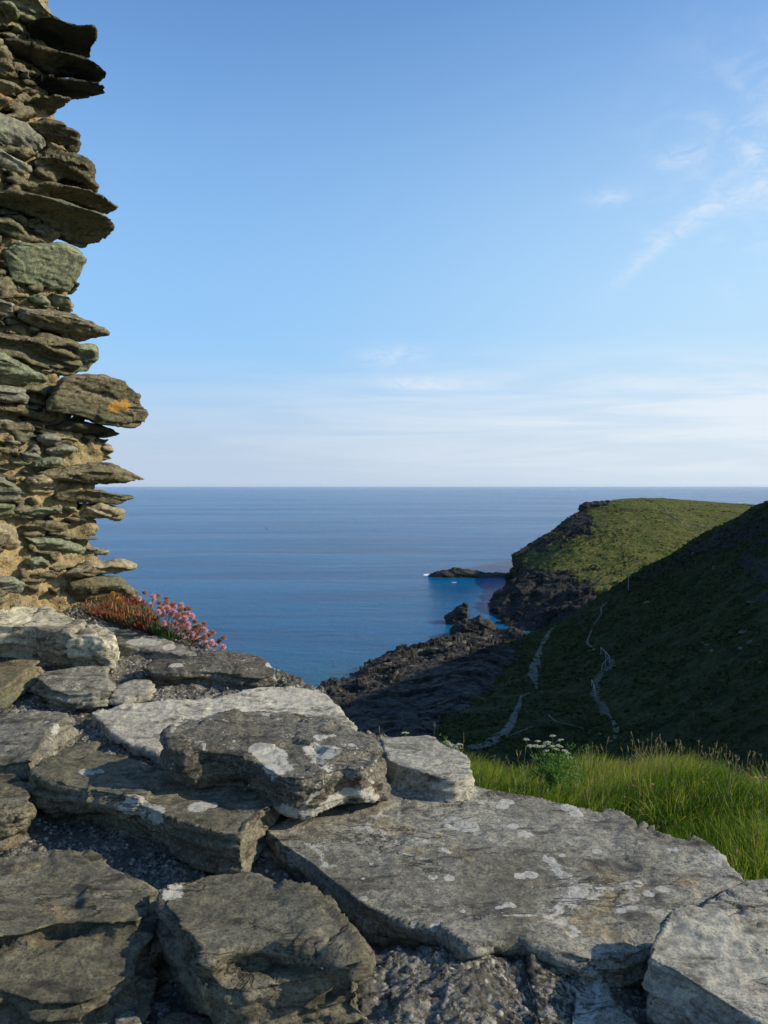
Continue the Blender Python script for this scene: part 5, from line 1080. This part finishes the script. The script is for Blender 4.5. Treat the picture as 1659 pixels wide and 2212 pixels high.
# plantain tufts with brown seed spikes
def plantain(label, pts, center, nl, gg):
    root = empty('plantain', on_top(*center, 0), label, 'plant', 'plantains on the wall top'); R0 = np.array(root.location)
    for (px, py, h) in pts:
        tpt = on_top(px, py + h, .01); L = h * tpt[1] / F; b = tpt + np.array([gg.normal(0, .006), gg.normal(0, .006), -.02]); e = tpt + np.array([gg.normal(.004, .006), gg.normal(0, .006), L])
        m_ = b + (e - b) * .45; V, Q = merge([spikes(np.array([b - R0]), np.array([m_ - R0]), np.array([.0011]), 4), spikes(np.array([m_ - R0]), np.array([e - R0]), np.array([.0034]), 6, BUD)])
        link('seed_spike', mesh_from('seed_spike', V, Q, M['seedspike']), root)
    B_ = R0 + np.stack([gg.normal(0, .045, nl), gg.normal(0, .03, nl), np.zeros(nl)], 1); B_[:, 2] -= .005
    Lf = gg.uniform(.02, .045, nl); V, Q, H, m = blades(B_ - R0, Lf, np.stack([gg.normal(0, .02, nl), gg.normal(-.01, .015, nl), np.zeros(nl)], 1), np.full(nl, .0028), 3, gg)
    link('leaves', mesh_from('leaves', V, Q, M['plantleaf']), root)
gg = np.random.default_rng(9)
plantain('tuft of olive leaves with brown seed spikes at the far left foot of the wall', [(14, 1280, 26), (24, 1274, 34), (34, 1266, 38), (44, 1275, 30), (52, 1282, 22), (60, 1272, 34), (66, 1280, 26), (84, 1274, 30), (92, 1281, 22), (8, 1288, 16), (40, 1288, 18)], (40, 1312), 170, gg)
plantain('brown seed spikes rising from the red mat beside the yellow flower', [(172, 1290, 26), (183, 1286, 30), (194, 1294, 24), (205, 1286, 30), (160, 1282, 28), (176, 1266, 40), (188, 1280, 30), (240, 1298, 34), (252, 1304, 34), (262, 1298, 30), (272, 1304, 36), (279, 1306, 38), (287, 1314, 34), (296, 1318, 34), (302, 1322, 34), (310, 1326, 32), (318, 1334, 28), (268, 1318, 30), (278, 1328, 26), (292, 1336, 24)], (262, 1340), 220, gg)
# kidney vetch
root = empty('kidney_vetch', on_top(252, 1318, 0), 'small plant with two yellow flower heads at the foot of the brown boulder', 'wild flowers'); R0 = np.array(root.location)
for (zx, zy, r) in ((445, 258, .0145), (385, 190, .011)):
    px, py = zt(zx, zy); h = at(px, py, R0[1] - .02); me = ball(40 + zx, r, M['yellow'], 70, .8); link('flower_head', me, root, h - R0)
    V, Q = spikes(np.array([h - R0 - [.0, 0, .05]]), np.array([h - R0]), np.array([.0013]), 4); link('stem', mesh_from('stem', V, Q, M['stem']), root)
n = 150; c_ = np.array([at(*zt(400, 290), R0[1])]) ; B_ = c_ - R0 + gg.normal(0, 1, (n, 3)) * np.array([.028, .015, .010]); B_[:, 2] -= .02
V, Q, H, m = blades(B_, gg.uniform(.015, .035, n), np.stack([gg.normal(0, .012, n), gg.normal(-.008, .01, n), np.zeros(n)], 1), np.full(n, .0026), 3, gg)
link('leaves', mesh_from('leaves', V, Q, M['umbleaf']), root)

# umbellifers
def umbel_mesh(seed, r, n=46):
    g = np.random.default_rng(seed); a = g.uniform(0, 6.283, n); q = np.sqrt(g.uniform(0, 1, n)) * r
    c = np.stack([np.cos(a) * q, np.sin(a) * q, -q * q / r * .25 + g.normal(0, .0012, n)], 1)
    fl = spikes(c - [0, 0, .0015], c + g.normal(0, .0008, (n, 3)) + [0, 0, .0025], np.full(n, r * .15), 5, [(0, .4), (.7, 1.1), (1, .6)])
    return mesh_from('flower_umbel', *fl, M['white'])
um = [umbel_mesh(s, .020) for s in (1, 2, 3)]
def umbellifer(name_label, heads_, base, Yd, leafn, leafbox, g, sc=1.0):
    b0 = at(*base, Yd); root = empty('umbellifer', b0, name_label, 'wild flowers'); st = []
    for k, (px, py) in enumerate(heads_):
        h = at(px, py, Yd + g.uniform(-.08, .08)); o = link('flower_umbel', um[k % 3], root, h - b0); s = sc * g.uniform(.8, 1.15); o.scale = (s, s, s); o.rotation_euler = (g.uniform(-.3, .3), g.uniform(-.3, .3), 0)
        fork = (h * .45 + b0 * .55) * [1, 1, 1] + np.array([0, 0, -.01]); st += [(np.zeros(3), fork - b0), (fork - b0, h - b0 - [0, 0, .018])]
        for j in range(7):
            an = j * .9; st.append((h - b0 - [0, 0, .018], h - b0 + np.array([math.cos(an), math.sin(an), -.15]) * .011 * s))
    S = np.array(st); V, Q = spikes(S[:, 0], S[:, 1], np.full(len(S), .0014), 4, [(0, 1), (1, .8)]); link('stems', mesh_from('stems', V, Q, M['umbleaf']), root)
    if leafn:
        cx, cy, rx, rz = leafbox; c = at(cx, cy, Yd) - b0; k = max(1, leafn // 24); C_ = c + g.normal(0, 1, (k, 3)) * np.array([rx, .06, rz])
        B_ = np.repeat(C_, 24, 0) + g.normal(0, .012, (k * 24, 3)); n = len(B_)
        V, Q, H, m = blades(B_, g.uniform(.008, .018, n), g.normal(0, .010, (n, 3)) * [1, 1, 0], np.full(n, .0040), 2, g)
        link('leaves', mesh_from('leaves', V, Q, M['umbleaf']), root)
gu = np.random.default_rng(17)
zz = lambda x, y: (972 + x * .414, 1512 + y * .414)
umbellifer('tall leafy plant with white flat flower heads rising from the grass', [zz(*q) for q in [(536, 185), (397, 203), (458, 213), (505, 223), (574, 207), (418, 237), (478, 240), (570, 237), (598, 263), (626, 298), (555, 255), (500, 262), (450, 238), (610, 275), (530, 240)]], (1190, 1705), 4.95, 2600, (1196, 1664, .065, .055), gu)
umbellifer('low white flower heads peeping over the smooth pale rounded stone', [(875, 1582), (966, 1603), (976, 1609), (986, 1614), (992, 1607), (984, 1622)], (960, 1660), 2.95, 300, (965, 1640, .03, .02), gu, .8)
# a few pink thrift heads standing in the meadow
root = empty('meadow_thrift', at(1440, 1706, 4.7), 'scattered small pink flower heads in the middle of the grass', 'wild flowers'); R0 = np.array(root.location)
small = [ball(50 + s, .0078, M['faded' if s else 'pink'], 40) for s in (0, 1)]; st = []
for k in range(34):
    if k < 22: px, py, Yd = 1405 + gu.normal(0, 22), 1700 + gu.normal(0, 10), 4.75
    elif k < 31: px, py, Yd = 1600 + gu.uniform(0, 60), 1678 + gu.normal(0, 5), 5.3
    else: px, py, Yd = [(1502, 1770), (1492, 1778), (1572, 1790)][k - 31] + (4.3,)
    h = at(px, py, Yd); o = link('flower_head', small[(k * 7) % 3 > 0], root, h - R0); st.append((h - R0 - [.01, 0, .16], h - R0))
S = np.array(st); V, Q = spikes(S[:, 0], S[:, 1], np.full(len(S), .0011), 4, [(0, 1), (1, 1)]); link('stems', mesh_from('stems', V, Q, M['stem']), root)
